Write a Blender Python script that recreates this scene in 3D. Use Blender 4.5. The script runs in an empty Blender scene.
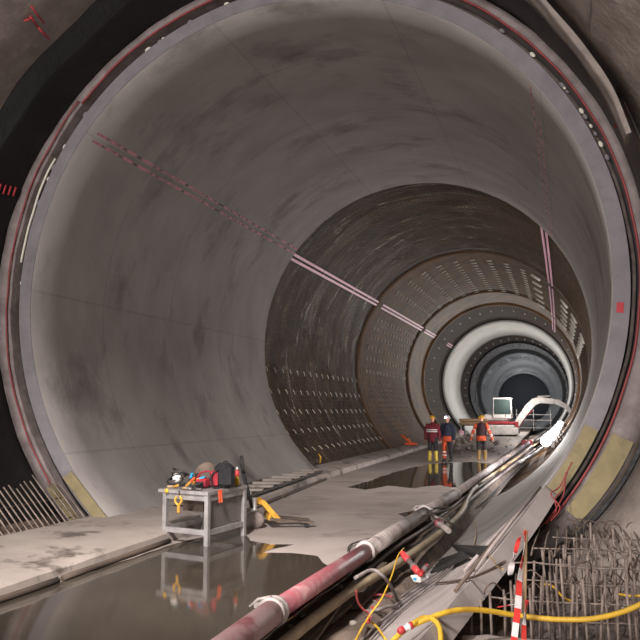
import bpy, math, random
from math import sin, cos, pi, radians as rad, atan2, hypot
from mathutils import Vector, Matrix, noise
random.seed(7)
C = bpy.context.scene.collection
SC = bpy.context.scene
FL = -4.03                                    # level of the working floor
CAM = Vector((4.40, 0, -1.936))
F, YAW, PITCH = 805.9, -.3035, .109
FWD = Vector((sin(YAW)*cos(PITCH), cos(YAW)*cos(PITCH), sin(PITCH)))
RIG = Vector((cos(YAW), -sin(YAW), 0)); UP = RIG.cross(FWD)
def ray(px, py): return (px-320)/F*RIG + (320-py)/F*UP + FWD
def onz(px, py, z): d = ray(px, py); return CAM + d*((z-CAM.z)/d.z)
def ony(px, py, y): d = ray(px, py); return CAM + d*(y/d.y)
def oncyl(px, py, r):
    d = ray(px, py); a = d.x**2+d.z**2; b = CAM.x*d.x+CAM.z*d.z; c = CAM.x**2+CAM.z**2-r*r
    return CAM + d*((-b+math.sqrt(b*b-a*c))/a)
def off(y): return -.0002*max(0, y-8)**2      # the tube bends gently to the left

# ---------------------------------------------------------------- materials
def lin(c):
    return tuple((v/255/12.92 if v/255 <= .04045 else ((v/255+.055)/1.055)**2.4) for v in c)
def mat(name, c1, c2=None, scale=2., rough=.8, bump=.0, metal=0., detail=6, lo=.35, hi=.65, c3=None, s3=.4, t3=(.55,.7), stretch=(1,1,1), spec=.4, uv=False, bscale=None, lines=None, glint=None, rough2=None, bdist=.03):
    m = bpy.data.materials.new(name); m.use_nodes = True
    nt = m.node_tree; N = nt.nodes; L = nt.links
    b = N['Principled BSDF']; b.inputs['Roughness'].default_value = rough
    b.inputs['Metallic'].default_value = metal; b.inputs['Specular IOR Level'].default_value = spec
    if c2 is None:
        b.inputs['Base Color'].default_value = (*lin(c1), 1)
        if not bump: return m
    tc = N.new('ShaderNodeTexCoord'); mp = N.new('ShaderNodeMapping'); mp.inputs['Scale'].default_value = stretch
    L.new(tc.outputs['UV' if uv else 'Object'], mp.inputs[0]); src = mp.outputs[0]
    def nz(s, d=detail, r=.6):
        n = N.new('ShaderNodeTexNoise'); n.inputs['Scale'].default_value = s; n.inputs['Detail'].default_value = d
        n.inputs['Roughness'].default_value = r; L.new(src, n.inputs['Vector']); return n.outputs['Fac']
    def rampf(f, a, z):
        r = N.new('ShaderNodeMapRange'); r.inputs['From Min'].default_value = a; r.inputs['From Max'].default_value = z
        L.new(f, r.inputs['Value']); return r.outputs['Result']
    def mix(f, A, B):
        x = N.new('ShaderNodeMix'); x.data_type = 'RGBA'; L.new(f, x.inputs[0])
        for i, v in ((6, A), (7, B)):
            if isinstance(v, tuple): x.inputs[i].default_value = (*lin(v), 1)
            else: L.new(v, x.inputs[i])
        return x.outputs[2]
    if c2 is not None:
        n1 = nz(scale); col = mix(rampf(n1, lo, hi), c1, c2)
        if c3 is not None: col = mix(rampf(nz(s3, 8, .65), *t3), col, c3)
        if glint is not None:
            g = rampf(nz(glint[1], 8, .75), *glint[2]); col = mix(g, col, glint[0])
        if lines is not None:                     # formwork joints: (du, dv, width, colour)
            sp = N.new('ShaderNodeSeparateXYZ'); L.new(tc.outputs['UV'], sp.inputs[0])
            for ax, d in ((0, lines[0]), (1, lines[1])):
                a = N.new('ShaderNodeMath'); a.operation = 'PINGPONG'; L.new(sp.outputs[ax], a.inputs[0]); a.inputs[1].default_value = d/2
                q = N.new('ShaderNodeMapRange'); q.inputs['From Min'].default_value = lines[2]*.5; q.inputs['From Max'].default_value = lines[2]
                q.inputs['To Min'].default_value = lines[4]; q.inputs['To Max'].default_value = 0; L.new(a.outputs[0], q.inputs['Value'])
                col = mix(q.outputs['Result'], col, lines[3])
        L.new(col, b.inputs['Base Color'])
        if rough2 is not None:
            r = N.new('ShaderNodeMapRange'); L.new(nz(scale*.6), r.inputs['Value']); r.inputs['From Min'].default_value = .35; r.inputs['From Max'].default_value = .65
            r.inputs['To Min'].default_value = rough; r.inputs['To Max'].default_value = rough2; L.new(r.outputs['Result'], b.inputs['Roughness'])
    if bump:
        bn = N.new('ShaderNodeBump'); bn.inputs['Strength'].default_value = bump; bn.inputs['Distance'].default_value = bdist
        L.new(nz(bscale or scale*4, 8, .7), bn.inputs['Height']); L.new(bn.outputs[0], b.inputs['Normal'])
    return m
def emit(name, c, s):
    m = bpy.data.materials.new(name); m.use_nodes = True; b = m.node_tree.nodes['Principled BSDF']
    b.inputs['Base Color'].default_value = (*lin(c), 1); b.inputs['Emission Color'].default_value = (*lin(c), 1); b.inputs['Emission Strength'].default_value = s
    return m
def glassy(name, c, alpha=.35):
    m = mat(name, c, rough=.08); b = m.node_tree.nodes['Principled BSDF']
    b.inputs['Transmission Weight'].default_value = 1-alpha; b.inputs['IOR'].default_value = 1.1; return m
M = {}
M['liner'] = mat('cast_lining_concrete', (146,139,134), (130,123,119), .9, .66, .10, c3=(84,79,76), s3=.5, t3=(.53,.72), stretch=(.65,1.0,1), uv=True, bscale=3, lines=(3.1, 2.95, .03, (100,95,92), .28), glint=((150,143,138), 1.6, (.6,.8)), spec=.18)
M['liner_far'] = mat('far_lining_concrete', (186,184,180), (170,168,165), .8, .6, .1, uv=True)
M['liner_last'] = mat('last_lining_concrete', (120,122,124), (104,106,108), .6, .6, .1, uv=True)
M['band'] = mat('ring_face_concrete', (124,118,121), (110,104,107), 2.5, .75, .25, c3=(98,92,92), s3=1.3, t3=(.55,.75))
M['band2'] = mat('outer_ring_concrete', (142,130,127), (116,105,102), 3, .85, .5, c3=(100,88,85), s3=2, t3=(.5,.75))
M['shot'] = mat('sprayed_concrete', (150,137,128), (122,111,103), 3, .6, 1.0, c3=(184,173,164), s3=1.3, t3=(.56,.72), bscale=7)
M['bench_shot'] = mat('smoothed_sprayed_concrete', (165,152,142), (140,128,120), 2, .8, .5, c3=(118,107,100), s3=1.1, t3=(.58,.8))
M['membrane'] = mat('black_waterproof_sheet', (9,9,10), (18,17,18), 2.4, .42, .9, c3=(46,42,41), s3=2.2, t3=(.62,.78), bscale=3)
M['wet'] = mat('wet_sprayed_concrete', (84,61,42), (34,26,21), .8, .42, 1.0, lo=.4, hi=.6, c3=(104,84,64), s3=1.0, t3=(.53,.64), stretch=(.4,1.5,1), uv=True, bscale=1.8, rough2=.6, glint=((206,196,182), 1.3, (.565,.66)), bdist=.08)  # white wet glints are painted into the base colour
M['wet_brown'] = mat('ochre_wet_sprayed_concrete', (120,84,44), (82,58,33), 1.1, .6, 1.0, c3=(56,44,34), s3=.5, t3=(.5,.7), uv=True, bscale=3, rough2=.6)
M['dark_fabric'] = mat('dark_drainage_fabric', (46,43,40), (34,32,31), 1.5, .7, .5, uv=True)
M['end_dark'] = mat('dim_tunnel_concrete', (92,95,102), (82,85,92), .4, .8, uv=True)  # dimness of the far tunnel end is put into the colour
M['seam'] = mat('dark_joint_band', (32,28,25), (20,18,17), 4, .6, .5)
M['rebar'] = mat('rusty_steel_bar', (104,84,72), (74,62,56), 9, .6, .3, metal=.2)
M['rebar_grey'] = mat('dusty_steel_bar', (142,126,115), (98,85,77), 7, .7, .3)
M['mesh_bar'] = mat('dark_mesh_bar', (94,75,58), (60,48,38), 7, .6)
M['spacer'] = mat('pale_plastic_spacer', (206,200,184), rough=.5)
M['pink'] = mat('pink_plastic_tape', (236,190,204), (214,158,174), 5, .45)
M['pink_old'] = mat('smeared_pink_tape', (196,128,138), (112,92,92), 3.2, .7, lo=.46, hi=.58, c3=(92,80,78), s3=1.6, t3=(.54,.58))
M['floor'] = mat('dusty_concrete_floor', (166,153,145), (144,132,124), .55, .6, .45, c3=(112,100,91), s3=.5, t3=(.56,.68), bscale=5, rough2=.8)
M['slab'] = mat('kerb_concrete', (168,156,146), (144,132,123), .9, .75, .5, c3=(96,86,78), s3=1.3, t3=(.53,.62), bscale=5)
M['invert'] = mat('smooth_invert_concrete', (172,162,157), (150,140,135), .8, .7, .35, c3=(124,114,109), s3=.7, t3=(.5,.75), bscale=5, spec=.18)
M['dirt'] = mat('muddy_trench_bed', (128,112,100), (88,76,67), 3, .9, 1.0, bscale=9, spec=.18)
M['pit'] = mat('rough_grey_pit_bed', (122,110,103), (84,75,70), 4, .8, 1.0, bscale=8)
M['puddle'] = mat('muddy_water', (56,49,42), (68,60,51), .4, .045, .02, bscale=3, spec=.5)
M['wood'] = mat('muddy_timber', (104,88,75), (74,62,54), 4, .75, .5, stretch=(1,.15,1))
M['wood_pale'] = mat('plain_timber', (176,148,112), (150,124,94), 4, .7, .3)
M['foam'] = mat('ochre_joint_foam', (138,125,92), (120,109,80), 3, .85, .3, c3=(104,95,74), s3=2)
M['red_hose'] = mat('red_hose', (142,58,55), (118,50,48), 6, .6)
M['dusty_pipe'] = mat('dusty_grey_pipe', (166,154,148), (138,126,120), 3.5, .7, .3, c3=(96,86,82), s3=2, t3=(.55,.7), spec=.18)
M['pinkish_pipe'] = mat('dusty_reddish_pipe', (160,132,130), (148,108,108), 3.5, .6, .3, c3=(128,70,74), s3=3, t3=(.55,.66))
M['red_pipe'] = mat('worn_red_pipe', (146,72,80), (134,86,90), 4, .45, .3, c3=(158,122,120), s3=3, t3=(.55,.66))
M['coupling'] = mat('dusty_steel_coupling', (172,162,156), (134,124,118), 6, .5, .3, metal=.2)
M['hose_tan'] = mat('tan_rubber_hose', (160,144,118), (134,120,100), 3, .65, .2, spec=.18)
M['cable_grey'] = mat('grey_cable', (132,122,118), (100,92,88), 6, .6, spec=.18)
M['cable_dark'] = mat('dark_rubber_cable', (70,63,59), (96,87,81), 5, .8, spec=.18)
M['yellow'] = mat('yellow_rubber_cable', (214,172,50), (188,146,46), 8, .5)
M['yellow_paint'] = mat('scuffed_yellow_paint', (206,152,48), (166,118,44), 7, .5)
M['white_paint'] = mat('machine_white_paint', (214,208,204), (186,178,174), 3, .5)
M['red_paint'] = mat('machine_red_paint', (158,42,52), (130,38,46), 3, .5)
M['rubber'] = mat('black_rubber', (32,31,31), (46,44,42), 5, .7)
M['black'] = mat('black_fabric', (22,21,23), (34,32,34), 9, .75, .4)
M['steel'] = mat('galvanised_steel', (168,163,160), (136,130,127), 5, .45, .2, metal=.35)
M['sheet'] = mat('dull_sheet_steel', (118,110,107), (98,91,88), 3, .5, .2, metal=.3)
M['red_fab'] = mat('red_fabric', (160,38,52), (120,30,42), 9, .8)
M['maroon'] = mat('maroon_cloth', (112,32,40), (92,28,36), 9, .85)
M['navy'] = mat('navy_cloth', (30,34,46), (44,50,64), 9, .85)
M['dark_cloth'] = mat('charcoal_cloth', (38,36,38), (52,48,50), 9, .85)
M['vest'] = mat('dark_plum_cloth', (58,34,38), (46,30,34), 9, .85)
M['orange'] = mat('orange_cloth', (204,84,48), (176,68,40), 9, .8)
M['refl'] = mat('reflective_strip', (216,214,210), rough=.35)
M['boot_y'] = mat('yellow_rubber_boot', (206,182,62), (180,156,60), 9, .5)
M['boot_t'] = mat('tan_boot', (150,118,66), (124,98,58), 9, .7)
M['helmet_y'] = mat('yellow_helmet', (206,160,60), rough=.35)
M['helmet_w'] = mat('pale_helmet', (200,190,190), rough=.35)
M['skin'] = mat('skin', (186,134,108), rough=.55)
M['hair'] = mat('brown_hair', (56,42,34), rough=.8)
M['red_mark'] = mat('red_spray_paint', (184,56,60), (150,50,54), 8, .7)
M['orange_plastic'] = mat('orange_plastic', (232,86,40), rough=.4)
M['red_plastic'] = mat('red_plastic', (200,60,62), (176,60,60), 9, .4)
M['white_plastic'] = mat('white_plastic', (218,214,208), (190,184,178), 9, .45)
M['blue_plastic'] = mat('blue_plastic', (60,150,190), rough=.4)
M['tape_red'] = mat('barrier_tape_red', (214,62,56), rough=.4)
M['tape_white'] = mat('barrier_tape_white', (226,218,216), rough=.4)
M['glass'] = glassy('cab_glass', (62,74,72), .8)
M['pale_rock'] = mat('rubble', (150,140,130), (108,98,92), 3, .8, .6)
M['lamp'] = emit('lamp_glow', (236,236,255), 30)
M['headlamp'] = emit('headlamp_glow', (214,196,255), 14)

# ---------------------------------------------------------------- mesh builder
class MB:
    def __init__(s): s.v = []; s.f = []; s.sm = []; s.uv = None
    def face(s, idx, sm=False): s.f.append(tuple(idx)); s.sm.append(sm)
    def box(s, c, d, R=None, taper=1.):
        R = R or Matrix.Identity(3); n = len(s.v)
        for k in (-1, 1):
            t = 1 if k < 0 else taper
            for i, j in ((-1,-1), (1,-1), (1,1), (-1,1)):
                s.v.append(Vector(c) + R @ Vector((i*d[0]/2*t, j*d[1]/2*t, k*d[2]/2)))
        for q in ((3,2,1,0), (4,5,6,7), (0,1,5,4), (1,2,6,5), (2,3,7,6), (3,0,4,7)): s.face([n+a for a in q])
        return s
    def bevbox(s, c, d, b, R=None):               # a box with chamfered upright edges and rims
        R = R or Matrix.Identity(3); n = len(s.v); X, Y, Z = d[0]/2, d[1]/2, d[2]/2
        def ring(x, y, z):
            for i, j in ((-x+b,-y), (x-b,-y), (x,-y+b), (x,y-b), (x-b,y), (-x+b,y), (-x,y-b), (-x,-y+b)): s.v.append(Vector(c)+R @ Vector((i, j, z)))
        ring(X-b, Y-b, -Z); ring(X, Y, -Z+b); ring(X, Y, Z-b); ring(X-b, Y-b, Z)
        s.face([n+7-a for a in range(8)]); s.face([n+24+a for a in range(8)])
        for k in range(3):
            for a in range(8): s.face([n+8*k+a, n+8*k+(a+1) % 8, n+8*k+8+(a+1) % 8, n+8*k+8+a])
        return s
    def tube(s, pts, r, seg=8, cap=True, closed=False):
        pts = [Vector(p) for p in pts]; K = len(pts)
        rs = r if isinstance(r, (list, tuple)) else [r]*K
        n0 = len(s.v); T0 = None; nrm = None
        for i, p in enumerate(pts):
            if closed: t = pts[(i+1) % K]-pts[i-1]
            else: t = pts[min(i+1, K-1)]-pts[max(i-1, 0)]
            t = t.normalized() if t.length > 1e-9 else Vector((0,0,1))
            if nrm is None:
                a = Vector((0,0,1)) if abs(t.z) < .9 else Vector((1,0,0)); nrm = t.cross(a).normalized()
            else: nrm = (nrm - t*nrm.dot(t)).normalized()
            bn = t.cross(nrm)
            for k in range(seg):
                a = 2*pi*k/seg; s.v.append(p + (nrm*cos(a)+bn*sin(a))*rs[i])
        for i in range(K if closed else K-1):
            A = n0+i*seg; B = n0+((i+1) % K)*seg
            for k in range(seg): s.face((A+k, A+(k+1) % seg, B+(k+1) % seg, B+k), True)
        if cap and not closed:
            s.face([n0+seg-1-k for k in range(seg)]); s.face([n0+(K-1)*seg+k for k in range(seg)])
        return s
    def lathe(s, c, prof, axis=(0,0,1), seg=20):  # prof: (radius, height) along axis
        ax = Vector(axis).normalized(); a = Vector((1,0,0)) if abs(ax.x) < .9 else Vector((0,1,0))
        u = ax.cross(a).normalized(); w = ax.cross(u); n = len(s.v)
        for r_, h in prof:
            for k in range(seg):
                t = 2*pi*k/seg; s.v.append(Vector(c)+ax*h+(u*cos(t)+w*sin(t))*max(r_, 1e-4))
        for i in range(len(prof)-1):
            for k in range(seg): s.face((n+i*seg+k, n+i*seg+(k+1) % seg, n+(i+1)*seg+(k+1) % seg, n+(i+1)*seg+k), True)
        s.face([n+seg-1-k for k in range(seg)]); m = n+(len(prof)-1)*seg; s.face([m+k for k in range(seg)])
        return s
    def ball(s, c, r, seg=14, rings=9, R=None):
        r = Vector(r) if not isinstance(r, (int, float)) else Vector((r,r,r)); R = R or Matrix.Identity(3); n = len(s.v)
        for i in range(rings+1):
            t = pi*(i/rings); rr = max(sin(t), 1e-3)
            for k in range(seg):
                a = 2*pi*k/seg; s.v.append(Vector(c)+R @ Vector((r.x*rr*cos(a), r.y*rr*sin(a), -r.z*cos(t))))
        for i in range(rings):
            for k in range(seg): s.face((n+i*seg+k, n+i*seg+(k+1) % seg, n+(i+1)*seg+(k+1) % seg, n+(i+1)*seg+k), True)
        return s
    def prism(s, poly, z0, z1, fn=None):          # poly in plane -> extruded; fn maps (a,b,h) to a point
        fn = fn or (lambda a, b, h: Vector((a, b, h))); n = len(s.v); K = len(poly)
        for a, b in poly: s.v.append(fn(a, b, z0))
        for a, b in poly: s.v.append(fn(a, b, z1))
        s.face([n+K-1-k for k in range(K)]); s.face([n+K+k for k in range(K)])
        for k in range(K): s.face((n+k, n+(k+1) % K, n+K+(k+1) % K, n+K+k))
        return s
    def shell(s, th0, th1, ys, rf, thick, nth=96, jit=0, yf=None, seed=0):
        """a piece of tube wall: inner face at radius rf(th,y), 'thick' deep, along ys; uv = (arc, y)"""
        s.uv = []; n = len(s.v); Y = len(ys); ths = [th0+(th1-th0)*i/nth for i in range(nth+1)]
        for lay in (0, 1):
            for j, y in enumerate(ys):
                for t in ths:
                    yy = yf(t, y) if yf else y
                    r_ = rf(t, yy)
                    if lay == 0 and jit:
                        r_ += jit*(noise.noise(Vector((cos(t)*4+seed, sin(t)*4, yy*.8)))+.5*noise.noise(Vector((cos(t)*12+seed, sin(t)*12, yy*2.4))))
                    r_ += thick*lay
                    s.v.append(Vector((off(yy)+r_*cos(t), yy, r_*sin(t))))
        W = nth+1
        def I(l, j, i): return n+l*Y*W+j*W+i
        def add(q, sm):
            s.face(q, sm)
        for j in range(Y-1):
            for i in range(nth):
                add((I(0,j,i), I(0,j+1,i), I(0,j+1,i+1), I(0,j,i+1)), True)
                add((I(1,j,i), I(1,j,i+1), I(1,j+1,i+1), I(1,j+1,i)), True)
        for i in range(nth):
            add((I(0,0,i), I(0,0,i+1), I(1,0,i+1), I(1,0,i)), False)
            add((I(0,Y-1,i), I(1,Y-1,i), I(1,Y-1,i+1), I(0,Y-1,i+1)), False)
        if th1-th0 < 2*pi-.01:
            for j in range(Y-1):
                add((I(0,j,0), I(1,j,0), I(1,j+1,0), I(0,j+1,0)), False)
                add((I(0,j,nth), I(0,j+1,nth), I(1,j+1,nth), I(1,j,nth)), False)
        for lay in (0, 1):
            for j, y in enumerate(ys):
                for t in ths: s.uv.append((t*5, y))
        return s
    def build(s, name, m, parent=None, base=None):
        me = bpy.data.meshes.new(name)
        o = bpy.data.objects.new(name, me); C.objects.link(o)
        pb = parent.matrix_world.inverted() if parent is not None else None
        if parent is not None:
            o.parent = parent; vs = [W2L(parent) @ v for v in s.v]
        else:
            if base is None:
                lo = [min(v[i] for v in s.v) for i in range(3)]; hi = [max(v[i] for v in s.v) for i in range(3)]
                base = Vector(((lo[0]+hi[0])/2, (lo[1]+hi[1])/2, lo[2]))
            base = Vector(base); o.location = base; vs = [v-base for v in s.v]
        me.from_pydata([tuple(v) for v in vs], [], s.f); me.polygons.foreach_set('use_smooth', s.sm)
        if s.uv:
            ul = me.uv_layers.new(name='UVMap')
            for l in me.loops: ul.data[l.index].uv = s.uv[l.vertex_index]
        me.materials.append(m if not isinstance(m, str) else M[m]); me.update()
        return o
def W2L(o):
    T = Matrix.Identity(4); q = o
    while q is not None:
        T = (Matrix.Translation(q.location) @ q.rotation_euler.to_matrix().to_4x4()) @ T; q = q.parent
    return T.inverted()
def tag(o, label=None, cat=None, group=None, kind=None):
    if label: o['label'] = label
    if cat: o['category'] = cat
    if group: o['group'] = group
    if kind: o['kind'] = kind
    return o
def empty(name, loc, label, cat, group=None, rz=0):
    o = bpy.data.objects.new(name, None); o.empty_display_size = .1; C.objects.link(o); o.location = loc; o.rotation_euler.z = rz
    return tag(o, label, cat, group)
def struct(mb, name, m, label=None, **k):
    o = mb.build(name, m, **k); o['kind'] = 'structure'
    if label: o['label'] = label
    return o
def smooth(pts, n=6):
    P = [Vector(p) for p in pts]; P = [2*P[0]-P[1]]+P+[2*P[-1]-P[-2]]; out = []
    for i in range(1, len(P)-2):
        a, b, c, d = P[i-1:i+3]
        for k in range(n):
            t = k/n; out.append(.5*((2*b)+(c-a)*t+(2*a-5*b+4*c-d)*t*t+(3*b-a-3*c+d)*t**3))
    out.append(P[-2]); return out
def cyl(r, deg, y): return Vector((off(y)+r*cos(rad(deg)), y, r*sin(rad(deg))))
def frange(a, b, st):
    n = max(1, int(round((b-a)/st))); return [a+(b-a)*i/n for i in range(n+1)]

# ---------------------------------------------------------------- the tube
Y1, Y2, Y3, Y4, Y5, Y6 = 12.37, 24.2, 66., 79., 103., 166.
struct(MB().shell(0, 2*pi, frange(Y1, Y2, .8), lambda t, y: 5., .25, 144), 'wall_near', 'liner')
def rwet(t, y): return 5.42
struct(MB().shell(0, 2*pi, frange(Y2-.3, 37.4, .35), rwet, .2, 220, jit=.085), 'wall_middle', 'wet')
struct(MB().shell(0, 2*pi, frange(37.9, 50.6, .5), rwet, .2, 144, jit=.03, seed=3), 'wall_ochre', 'wet_brown')
struct(MB().shell(0, 2*pi, frange(51.2, 57., .6), lambda t, y: 5.36, .2, 120, jit=.02, seed=5), 'wall_brown', 'wet_brown')
struct(MB().shell(0, 2*pi, frange(57., Y3, .8), lambda t, y: 5.40, .2, 120, jit=.03, seed=8), 'wall_fabric', 'dark_fabric')
struct(MB().shell(0, 2*pi, frange(37.4, 37.9, .5), lambda t, y: 5.50, .2, 96), 'trim_1', 'seam')
struct(MB().shell(0, 2*pi, frange(50.6, 51.2, .6), lambda t, y: 5.50, .2, 96), 'trim_2', 'seam')
struct(MB().shell(0, 2*pi, frange(56.8, 57.1, .3), lambda t, y: 5.2, .2, 96), 'trim_3', 'wet_brown')
struct(MB().shell(0, 2*pi, frange(Y3, Y4, 1.3), lambda t, y: 5., .1, 120), 'wall_far', 'liner_far')
struct(MB().shell(0, 2*pi, [Y3-.02, Y3+.4], lambda t, y: 5.1, .5, 96), 'trim_12', 'seam')
struct(MB().shell(0, 2*pi, frange(Y4, Y5, 1.), lambda t, y: 5.4, .2, 96, jit=.03, seed=11), 'wall_beyond', 'wet_brown')
struct(MB().shell(0, 2*pi, frange(91.5, 92.3, .4), lambda t, y: 5.25, .3, 96), 'trim_4', 'seam')
struct(MB().shell(0, 2*pi, frange(Y5, Y6, 3.), lambda t, y: 5., .4, 96), 'wall_last', 'liner_last')
e = MB(); e.lathe((off(Y6+12), Y6+12, 0), [(6, 0), (6, .5)], (0,1,0), 48)
struct(e, 'wall_end', 'end_dark')
struct(MB().shell(0, 2*pi, frange(Y6, Y6+12, 4), lambda t, y: 5.25, .3, 64), 'wall_unlit', 'end_dark')

# front: outer ring, groove, waterproof sheet, sprayed concrete of the wider chamber
def outer(t):
    d = math.degrees(atan2(sin(t), cos(t)))
    def bump(c, w): x = (d-c+180) % 360-180; return math.exp(-(x/w)**2)
    return 5.52+.26*bump(-28, 22)+.16*bump(175, 32)+.1*bump(-140, 25)+.02*noise.noise(Vector((cos(t)*5, sin(t)*5, 0)))
def yedge(t):
    d = math.degrees(atan2(sin(t), cos(t)))
    k = max(0, min(1, (d+5)/18)) if -90 < d < 60 else 1
    if -130 < d <= -60: k = 0
    return 12.15-1.25*k+.12*noise.noise(Vector((cos(t)*3, sin(t)*3, 2)))
struct(MB().shell(0, 2*pi, [12.62, 12.9], lambda t, y: 5.2, .5, 120), 'trim_5', 'seam')
ring2 = MB(); ring2.shell(0, 2*pi, [12.28, 12.5, 12.9], lambda t, y: 5.37, 0, 160)
ring2.v = []; ring2.f = []; ring2.sm = []; ring2.uv = None
N_ = 200
for lay, (yy) in enumerate((12.27, 12.9)):
    for q in (0, 1):
        for i in range(N_):
            t = 2*pi*i/N_; jr = .018*noise.noise(Vector((cos(t)*9, sin(t)*9, 1)))
            r_ = (5.37+jr) if q == 0 else outer(t)
            ring2.v.append(Vector((r_*cos(t), yy+.02*noise.noise(Vector((cos(t)*20, sin(t)*20, q))), r_*sin(t))))
for i in range(N_):
    j = (i+1) % N_
    ring2.face((i, j, N_+j, N_+i), True); ring2.face((2*N_+i, 3*N_+i, 3*N_+j, 2*N_+j))
    ring2.face((i, 2*N_+i, 2*N_+j, j)); ring2.face((N_+i, N_+j, 3*N_+j, 3*N_+i))
struct(ring2, 'trim_6', 'band2')
# face strip of the near lining, a hair proud so its sawn face reads lighter
struct(MB().shell(0, 2*pi, [Y1-.02, Y1+.01], lambda t, y: 5.012, .235, 144), 'trim_7', 'band')
struct(MB().shell(0, 2*pi, frange(0, 1, .12), lambda t, y: outer(t)+.0, .06, 200, jit=.03,
       yf=lambda t, s_: yedge(t)-.15+(12.6-yedge(t)+.15)*s_), 'trim_8', 'membrane')
def rshot(t, y): return outer(t)-.03+(.0)
ths0, ths1 = rad(-50), rad(232)
struct(MB().shell(rad(30), rad(222), frange(0, 1, .06), rshot, .5, 170, jit=.035, yf=lambda t, s_: -5+(yedge(t)+5)*s_), 'wall_chamber', 'shot')
def rbench(t, y):
    d = math.degrees(t); k = max(0, min(1, (30-d)/40)); return outer(t)-.03+min(3., .75*max(0, yedge(t)-y))*k
struct(MB().shell(rad(-56), rad(1), frange(0, 1, .05), rbench, .5, 80, jit=.03, yf=lambda t, s_: -5+(yedge(t)+5)*s_), 'wall_right', 'bench_shot')
struct(MB().shell(rad(1), rad(30), frange(0, 1, .05), rbench, .5, 50, jit=.03, yf=lambda t, s_: -5+(yedge(t)+5)*s_), 'wall_upper_right', 'shot')
struct(MB().shell(rad(16), rad(66), frange(0, 1, .25), lambda t, y: outer(t)-.16-.05*noise.noise(Vector((cos(t)*6, sin(t)*6, y))), .05, 90, jit=.03,
       yf=lambda t, s_: yedge(t)-.45+(.55+.5*noise.noise(Vector((cos(t)*5, sin(t)*5, 9))))*s_), 'trim_11', 'shot')
struct(MB().shell(rad(222), rad(310), frange(2, 12.2, .6), lambda t, y: 5.62, .4, 60, jit=.03), 'wall_bottom', 'dirt')

# ---------------------------------------------------------------- floor, trench, kerb, invert
XR = 1.42
ys = frange(4.5, Y6, 1.5); g = MB(); n = 0
for y in ys:
    xs = [-4.2+i*(XR+4.2)/8 for i in range(9)]
    for x in xs: g.v.append(Vector((x+off(y), y, FL)))
for y in ys:
    for x in [-4.2+i*(XR+4.2)/8 for i in range(9)]: g.v.append(Vector((x+off(y), y, FL-.14)))
K = len(ys)
for j in range(K-1):
    for i in range(8):
        a = j*9+i; g.face((a, a+1, a+10, a+9)); b = K*9+a; g.face((b, b+9, b+10, b+1))
    g.face((j*9+8, K*9+j*9+8, K*9+(j+1)*9+8, (j+1)*9+8)); g.face((j*9, (j+1)*9, K*9+(j+1)*9, K*9+j*9))
g.face([i for i in range(9)][::-1]+[K*9+i for i in range(9)]); g.face([(K-1)*9+i for i in range(9)]+[K*9+(K-1)*9+i for i in range(9)][::-1])
struct(g, 'floor', 'floor')
# packed fill under the floor
g = MB(); g.v = [Vector(v) for v in [(-3.2,4.5,-4.9),(.9,4.5,-4.9),(1.3,4.5,FL-.14),(-3.6,4.5,FL-.14),(-3.2,40,-4.9),(.9,40,-4.9),(1.3,40,FL-.14),(-3.6,40,FL-.14)]]
g.v = [v+Vector((off(v.y), 0, .03 if v.z < -4.5 else -.0)) for v in g.v]
for q in ((0,1,2,3), (7,6,5,4), (1,0,4,5), (2,1,5,6), (3,2,6,7), (0,3,7,4)): g.face(q)
struct(g, 'floor_fill', 'dirt')
# muddy trench bed
g = MB(); ty = frange(5, 75, .35)
for y in ty:
    for i in range(9):
        x = .9+i*.155; z = -4.52+.12*max(0, min(1, (y-12)/4))+.04*abs(i-3)*.5+.07*noise.noise(Vector((x*3, y*1.3, 0)))+.04*noise.noise(Vector((x*9, y*5, 3)))
        if i == 8: z = -4.6
        g.v.append(Vector((x+off(y), y, z)))
for j in range(len(ty)-1):
    for i in range(8): a = j*9+i; g.face((a, a+1, a+10, a+9), True)
struct(g, 'floor_trench', 'dirt')
# kerb along the left wall
def kx(y): return -1.62-.03*max(0, y-8) if y < 12 else -1.74-.078*(y-12) if y < 24 else max(-2.68-.013*(y-24), -3.1)
ky = frange(5, 66, .4); g = MB()
for y in ky:
    j = .03*noise.noise(Vector((0, y*1.7, 0))); x0 = kx(y)+j; o_ = off(y)
    zt = FL+.17+.012*noise.noise(Vector((3, y*1.4, 0)))
    for x, z in ((x0+.02, FL-.13), (x0, FL+.05), (x0-.02, zt-.03), (x0-.07, zt), ((x0-3.3)/2, zt+.04), (-3.34, zt+.07), (-3.6, zt+.08), (-3.6, FL-.13)): g.v.append(Vector((x+o_, y, z)))
for j in range(len(ky)-1):
    for i in range(8): a = j*8+i; b = j*8+(i+1) % 8; g.face((a, a+8, b+8, b), False)
g.face(range(8)); g.face([(len(ky)-1)*8+7-i for i in range(8)])
struct(g, 'trim_9', 'slab')
# invert concrete running forward of the ring on the right
def inv_y0(t):
    if math.degrees(t) < -57: return 5.2
    if math.degrees(t) < -49.5: return 5.2+(math.degrees(t)+57)/7.5*3.4
    return 8.6+(math.degrees(t)+49.5)/12.5*3.65
g = MB(); g.shell(rad(-84), rad(-37.5), frange(0, 1, .04), lambda t, y: 5.0, .22, 120, jit=.012, yf=lambda t, s_: inv_y0(t)+(Y1-.03-inv_y0(t))*s_)
struct(g, 'floor_invert', 'invert')
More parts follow.
